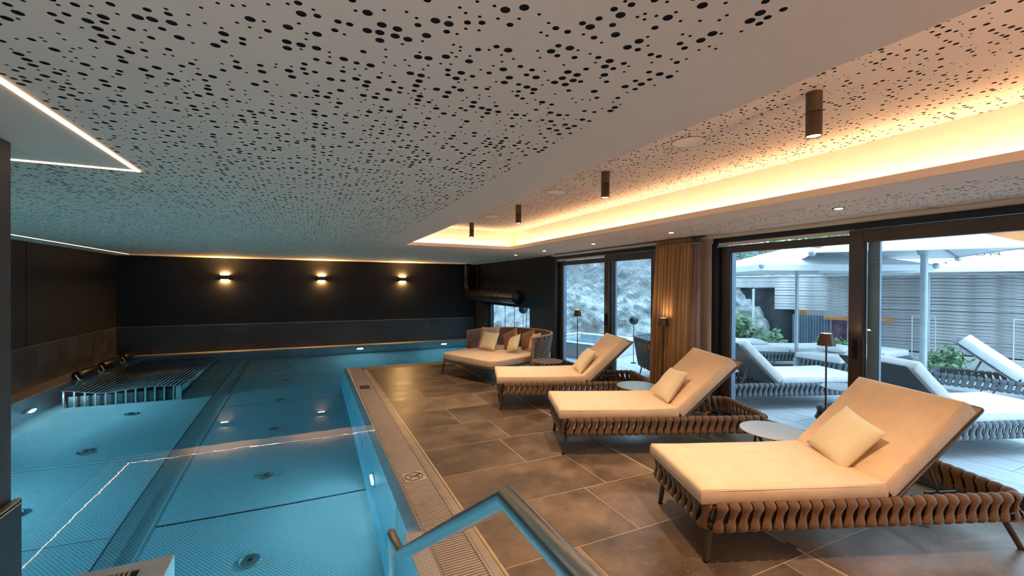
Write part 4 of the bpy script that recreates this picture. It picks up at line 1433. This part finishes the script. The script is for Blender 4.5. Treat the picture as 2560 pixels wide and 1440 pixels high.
# umbrellas
def umbrella(label, loc, rz, half, zr, za, pole_r, base=True, text=None, side=0, tmat=INK, tsize=0.2, drop=0.12, hy=None, poff=(0, 0)):
    o = thing('parasol', label, 'parasol', (loc[0], loc[1], 0), R(rz), 'white parasols over the terrace')
    qx, qy = Matrix.Rotation(-R(rz), 2) @ Vector(poff)
    MB().tube([(qx, qy, 0.05), (qx, qy, za - 0.35)], pole_r, 12).obj('pole', UPOLE, o, smooth=True)
    MB().tube([(qx, qy, zr + 0.10), (qx, qy, zr - 0.02)], [pole_r * 2.2, pole_r * 1.5], 14).obj('hub', UPOLE, o, smooth=True)
    hy = hy or half
    cs = [(half, hy), (-half, hy), (-half, -hy), (half, -hy)]
    mm = MB()
    nn = 9
    for i in range(4):
        a = Vector((*cs[i], zr)); b = Vector((*cs[(i + 1) % 4], zr)); ap = Vector((0, 0, za))

        def fn(u, v):
            e_ = a.lerp(b, v)
            e_ = e_ + (ap.xy.to_3d() - e_.xy.to_3d()) * (0.04 * math.sin(PI * v))
            p = e_.lerp(ap, u)
            p.z -= 0.05 * math.sin(PI * u) * math.sin(PI * v) + 0.0
            return p
        mm.grid(nn, nn, fn)
    mm.obj('canopy', CANVAS, o, smooth=True)
    mm = MB()
    for i in range(4):
        a = Vector((*cs[i], zr)); b = Vector((*cs[(i + 1) % 4], zr))

        def fn(u, v):
            e_ = a.lerp(b, v)
            e_ = e_ + (-e_.xy.to_3d()) * (0.04 * math.sin(PI * v))
            return (e_.x, e_.y, zr - drop * u)
        mm.grid(2, nn, fn)
    mm.obj('valance', CANVAS, o)
    for i in range(4):
        MB().tube([(0, 0, za - 0.06), (cs[i][0], cs[i][1], zr - 0.01)], 0.014, 6).obj('rib', UPOLE, o)
        MB().tube([(0, 0, zr + 0.05), (cs[i][0] * 0.45, cs[i][1] * 0.45, zr + (za - zr) * 0.5)], 0.012, 6).obj('strut', UPOLE, o)
        MB().sphere((cs[i][0], cs[i][1], zr - 0.02), 0.05, 8).obj('corner_pocket', UPOLE, o, smooth=True)
    if base:
        MB().lathe([(0.28, 0.0), (0.28, 0.07), (0.05, 0.09), (0.05, 0.28)], 28, (qx, qy, 0)).obj('base', CONC, o, smooth=True)
    if text:
        sl = math.atan2(za - zr, hy)
        for ln, (txt, sz, dn, mt, xo) in enumerate(text):
            cu_ = bpy.data.curves.new('lettering', 'FONT'); cu_.body = txt; cu_.size = sz; cu_.align_x = 'CENTER'; cu_.extrude = 0.002
            cu_.space_character = 1.25
            cu_.materials.append(mt)
            tmp = bpy.data.objects.new('lettering', cu_)
            # local frame on canopy side facing -y
            r_ = hy * dn
            M = Matrix.Rotation(R(90 * side), 4, 'Z') @ Matrix.Translation((xo, -r_, za + (zr - za) * dn + 0.012)) @ Matrix.Rotation(sl, 4, 'X')
            COL.objects.link(tmp)
            dg = bpy.context.evaluated_depsgraph_get()
            me = bpy.data.meshes.new_from_object(tmp.evaluated_get(dg))
            bpy.data.objects.remove(tmp)
            q = link(me, 'lettering', o); q.matrix_local = M @ Matrix.Translation((0, 0, 0.02))
    return o


umbrella('white parasol on a slim grey pole beyond the fixed door pane', (8.49, 5.22), -28, 1.35, 2.02, 2.45, 0.03, True, [('CHANDON', 0.12, 0.66, INKP, -0.1)], drop=0.10)
umbrella('near white parasol on a thick grey pole in front of the sliding pane', (7.956, 3.51), 37, 1.11, 2.15, 2.75, 0.045, True, drop=0.015, poff=(0.18, -0.33))
umbrella('far wide white parasol with dark printed lettering on its slope', (11.13, 4.29), -62, 1.75, 2.03, 2.72, 0.035, True, hy=1.25, drop=0.10, text=
         [('CHANDON', 0.19, 0.78, INK, 0.22), ('CHAMPAGNE', 0.09, 0.90, INKP, 0.08), ('\u25b2', 0.06, 0.97, INK, 0.08)])

# board fence
fa = Vector((12.11, 5.16, 0)); fd = Vector((-0.42, 0.91, 0)).normalized()
fn_ = Vector((-fd.y, fd.x, 0))
ff = thing('board_fence', 'weathered grey fence of narrow horizontal boards behind the terrace', 'fence')
ang = math.atan2(fd.y, fd.x)


def board(t0, t1, z0, z1, th=0.022, push=0.0):
    mm = MB().box((0, -th / 2, 0), (t1 - t0, th / 2, z1 - z0))
    q = mm.obj('slat', WOODC, ff)
    p = fa + fd * t0 + fn_ * push
    q.matrix_world = Matrix.Translation((p.x, p.y, z0)) @ Matrix.Rotation(ang, 4, 'Z')


zt = 1.92; pit = 0.0705
for k in range(24):
    z0 = zt - pit * (k + 1)
    for t0, t1 in ((-7.5, -4.6), (-4.6, -1.9), (-1.9, 0.9), (0.9, 3.4 if k >= 4 else 3.6), (3.6, 6.0)):
        if t0 >= 3.6 and k >= 4: continue
        if t1 <= 3.6 and t0 >= 0.9 and k >= 12: continue
        dz = random.uniform(-0.006, 0.006); 
        board(t0 + 0.004, min(t1, 2.45) if (t0 == 0.9 and k >= 4) else t1 - 0.004, z0 + 0.004 + dz, z0 + pit - 0.003 + dz, 0.022, random.uniform(-0.008, 0.008))
mm = MB().box((-7.5, -0.10, 0), (6.0, 0.06, 0.035)); q = mm.obj('cap_board', CONC, ff); q.matrix_world = Matrix.Translation((fa.x, fa.y, zt)) @ Matrix.Rotation(ang, 4, 'Z')
for t in (-7, -4.6, -1.9, 0.9):
    mm = MB().box((t - 0.04, -0.12, 0), (t + 0.04, -0.03, zt)); q = mm.obj('post', WOODC, ff); q.matrix_world = Matrix.Translation((fa.x, fa.y, 0)) @ Matrix.Rotation(ang, 4, 'Z')
mm = MB().box((-7.5, -0.05, 0), (0.9, -0.03, zt)); q = mm.obj('backing', LEG, ff); q.matrix_world = Matrix.Translation((fa.x, fa.y, 0)) @ Matrix.Rotation(ang, 4, 'Z')


def fframe(t, push=0.0, z=0.0):
    p = fa + fd * t + fn_ * push
    return Matrix.Translation((p.x, p.y, z)) @ Matrix.Rotation(ang, 4, 'Z')


# things under / behind the fence (push < 0 is away from the house)
def sheet(name, t0, t1, z0, z1, push, mat, label, cat, amp=0.04, fr=3.0, skew=0.0):
    mm = MB().grid(40, 16, lambda u, v: (t0 + (t1 - t0) * u + skew * (1 - v), amp * math.sin(fr * 2 * PI * u + 2.0 * v) + amp * 0.6 * math.sin(fr * 4.3 * u - 3 * v), z0 + (z1 - z0) * v))
    q = mm.obj(name, mat, None, smooth=True); q.matrix_world = fframe(0, push)
    return tag(q, label, cat)


sheet('pond_liner', 2.0, 4.6, 0.0, 1.62, -0.35, TARP, 'black liner sheet hanging below the left part of the board fence', 'tarpaulin', 0.08, 2.0)
for t in (2.9, 3.75):
    q = MB().box((t, -0.12, 0.0), (t + 0.05, -0.06, 1.6)).obj('batten', CONC); q.matrix_world = fframe(0, 0.2); tag(q, 'thin upright batten in front of the black liner, %s one' % ('right' if t < 3 else 'left'), 'post', 'battens on the black liner')
q = MB().grid(61, 2, lambda u, v: (1.25 + 0.8 * u, 0.02 * math.sin(u * 14 * 2 * PI), 0.95 * v)).obj('corrugated_sheet', CORR); q.matrix_world = fframe(0, 0.05)
tag(q, 'blue grey corrugated sheet under the fence', 'panel')
sheet('purple_sheet', 0.40, 1.25, 0.1, 0.90, -0.2, PTARP, 'purple sheet hung in the opening under the fence', 'tarpaulin', 0.05, 1.0)
q = MB().box((0.1, 0, 0.86), (1.4, 0.05, 0.95)).obj('beam', SOFFIT); q.matrix_world = fframe(0, 0.02); tag(q, 'light wooden beam above the purple sheet', 'beam')
MB_ = MB()
sheet('green_tarpaulin', -2.2, 0.9, 1.75, 2.22, -0.9, GTARP, 'green tarpaulin draped behind the fence top', 'tarpaulin', 0.08, 3)
lg = []
for k in range(7):
    q = MB().tube([(0, -0.6, 0), (0, 0.0, 0)], 0.12, 12).obj('log', LOG, smooth=True); q.matrix_world = fframe(1.1 + 0.27 * k, 0.0 - 0.5, 2.03)
    q.scale = (1, 1, 0.8)
    tag(q, 'cut log end in the row behind the fence top, %s from the right' % ('first', 'second', 'third', 'fourth', 'fifth', 'sixth', 'seventh')[k], 'log', 'logs stacked behind the fence')
# low wall, trellises
q = MB().box((-7.5, 0.10, 0), (2.0, 0.35, 0.22)).obj('low_wall', CONC); q.matrix_world = fframe(0, 0.0); tag(q, 'low pale concrete edging along the foot of the fence', 'wall')
for i, t in enumerate((-0.55, -2.0)):
    o = thing('trellis', 'white wire plant trellis before the fence, %s one' % ('left' if i == 0 else 'right'), 'trellis', group='plant trellises')
    o.matrix_world = fframe(t, -0.45 if False else -0.0) @ Matrix.Translation((0, 0.45, 0.1))
    for x in (0, 0.12, 0.22, 0.36): MB().tube([(x, 0, 0), (x, 0, 0.95)], 0.010, 6).obj('upright', CANVAS, o)
    for z in (0.94, 0.05): MB().tube([(-0.02, 0, z), (0.38, 0, z)], 0.008, 6).obj('rung', CANVAS, o)


# foliage
def foliage(name, c, rad, n, mat, size=0.09, seed=0):
    rg = np.random.default_rng(seed)
    mm = MB()
    d = rg.normal(size=(n, 3)); d /= np.linalg.norm(d, axis=1)[:, None]
    p = d * (rg.random((n, 1)) ** 0.4) * np.array(rad) + np.array(c)
    for k in range(n):
        a = Vector(rg.normal(size=3)).normalized(); b = a.orthogonal().normalized(); s_ = size * (0.6 + 0.8 * rg.random())
        P0 = Vector(p[k])
        mm.add([P0, P0 + a * s_ * 0.5 + b * s_ * 0.25, P0 + a * s_, P0 + a * s_ * 0.5 - b * s_ * 0.25], [(0, 1, 2, 3)])
    return mm.obj(name, mat)


for k, (c, rad, n, sz, mt, lab) in enumerate((
        ((8.9, 6.9, 0.65), (0.5, 0.5, 0.45), 900, 0.14, LEAF, 'leafy green shrub climbing the slope at the left of the fixed pane'),
        ((9.4, 6.5, 0.35), (0.6, 0.4, 0.3), 500, 0.12, LEAF, 'low trailing green plant below the black liner'),
        ((10.9, 5.9, 0.30), (0.5, 0.3, 0.22), 350, 0.10, LEAF, 'small green plant beside the corrugated sheet'),
        ((10.6, 3.8, 0.28), (0.3, 0.3, 0.28), 300, 0.12, LEAF, 'small bush in the gravel behind the thick parasol pole'),
        ((11.3, 2.0, 0.30), (0.3, 0.3, 0.28), 300, 0.12, LEAF, 'small bush below the right trellis'))):
    q = foliage('shrub', c, rad, n, mt, sz, k); tag(q, lab, 'shrub')
q = foliage('hedge', (12.6, 9.4, 2.3), (1.8, 2.2, 0.7), 3500, LEAF2, 0.16, 11); tag(q, 'dark green hedge rising above the fence on the left', 'hedge')
q = foliage('hillside_grass', (8.2, 14.2, 4.2), (3.5, 1.6, 0.9), 4500, LEAF, 0.2, 12); tag(q, 'green growth along the top of the rock slope', 'plants', kind='stuff')
q = foliage('tree', (17.5, 9, 3.4), (4, 5, 2.4), 4500, LEAF2, 0.3, 13); tag(q, 'dark trees behind the wooden building', 'tree')

# building with larch soffit behind the fence
bd = thing('wooden_building', 'wooden house with orange larch soffit behind the parasols', 'building')
M0 = fframe(0, -2.5)
for k in range(9):
    q = MB().box((-9, 0.0 + 0.0, 0), (7.5, 0.17, 0.03)).obj('soffit_board', SOFFIT, bd); q.matrix_world = fframe(0, -2.6 - 0.18 * k, 2.75 + 0.05 * k)
q = MB().box((-9, -0.1, 2.5), (7.5, 0.1, 2.78)).obj('eaves_beam', SOFFIT, bd); q.matrix_world = fframe(0, -2.45)
q = MB().box((-9, -4.6, 0), (7.5, -4.4, 3.0)).obj('wall', CONC, bd); q.matrix_world = fframe(0, 0)
for t in (-6, -2, 2, 6):
    q = MB().box((t, -0.08, 0), (t + 0.16, 0.08, 2.6)).obj('post', SOFFIT, bd); q.matrix_world = fframe(0, -2.5)

# rock slope with safety net
base = [(11.2, 7.4), (9.6, 7.7), (8.3, 8.9), (7.4, 10.4), (6.7, 12.4), (6.2, 15.5), (5.6, 19.5)]


def rockpt(u, v, d=0.0):
    f = u * (len(base) - 1); i = min(int(f), len(base) - 2); t = f - i
    a = Vector((*base[i], 0)); b = Vector((*base[i + 1], 0)); p = a.lerp(b, t)
    out = Vector((0.75, 0.66, 0))
    p = p + out * (v ** 1.3) * 3.4 + Vector((0, 0, -0.1 + 3.9 * v))
    n1 = noise.fractal(p * 1.1, 1.0, 2.0, 5) * 0.38
    p = p - out * n1 + Vector((0, 0, n1 * 0.3)) - Vector((0.7, 0.62, -0.5)).normalized() * d
    return p


m = MB().grid(170, 90, lambda u, v: rockpt(u, v)); q = m.obj('rock_slope', ROCK); q['kind'] = 'structure'
m = MB()
for k in range(64):
    for s_ in (-1, 1):
        pts = []
        for j in range(26):
            v = 0.2 + 0.8 * j / 25
            u = k / 63 * 0.72 + 0.02 + s_ * (v - 0.6) * 0.55
            if 0.0 < u < 0.80 and v > 0.30 + 0.5 * abs(u - 0.28):
                pts.append(rockpt(u, v, 0.05))
        if len(pts) > 2: m.tube(pts, 0.009, 3, caps=False)
q = m.obj('safety_net', GLEG); tag(q, 'wire safety net pinned over the rock slope', 'net', kind='stuff')
# hanging ball lamps
for c, r_, lab, top in (((6.3, 7.3, 0.92), 0.10, 'dark blue ball lamp in front of the rock slope outside the far door', 3.0), ((5.35, 10.7, 1.0), 0.13, 'dark ball lamp seen through the small window', 3.0)):
    o = thing('ball_lamp', lab, 'lamp', c, group='dark ball lamps outside')
    MB().sphere((0, 0, 0), r_, 20).obj('globe', GLEG if False else TARP, o, smooth=True)
    MB().tube([(0, 0, -c[2]), (0, 0, -r_ * 0.9)], 0.008, 6).obj('stem', TARP, o)
    MB().lathe([(0.06, -c[2]), (0.06, -c[2] + 0.015), (0.01, -c[2] + 0.02)], 16).obj('base', TARP, o)
# hot tub / whirlpool on the terrace
tb = thing('whirlpool', 'pale stone rimmed whirlpool on the terrace outside the far door', 'whirlpool', (6.3, 9.0, 0), R(20))
m = MB(); 
for a in ((-1.0, -1.0, 1.0, -0.75), (-1.0, 0.75, 1.0, 1.0), (-1.0, -0.75, -0.75, 0.75), (0.75, -0.75, 1.0, 0.75)):
    m.box((a[0], a[1], 0), (a[2], a[3], 0.35))
m.obj('rim', CONC, tb, bevel=0.01, seg=1)
MB().box((-0.75, -0.75, 0.05), (0.75, 0.75, 0.26)).obj('tub_water', plain('tub_water_surface', (0.10, 0.22, 0.27), 0.05), tb)
# roof overhang above the terrace doors
MB().box((XO, -4, 2.75), (XO + 0.25, 13, 2.9)).obj('roof_edge', FRAMEB, wr)
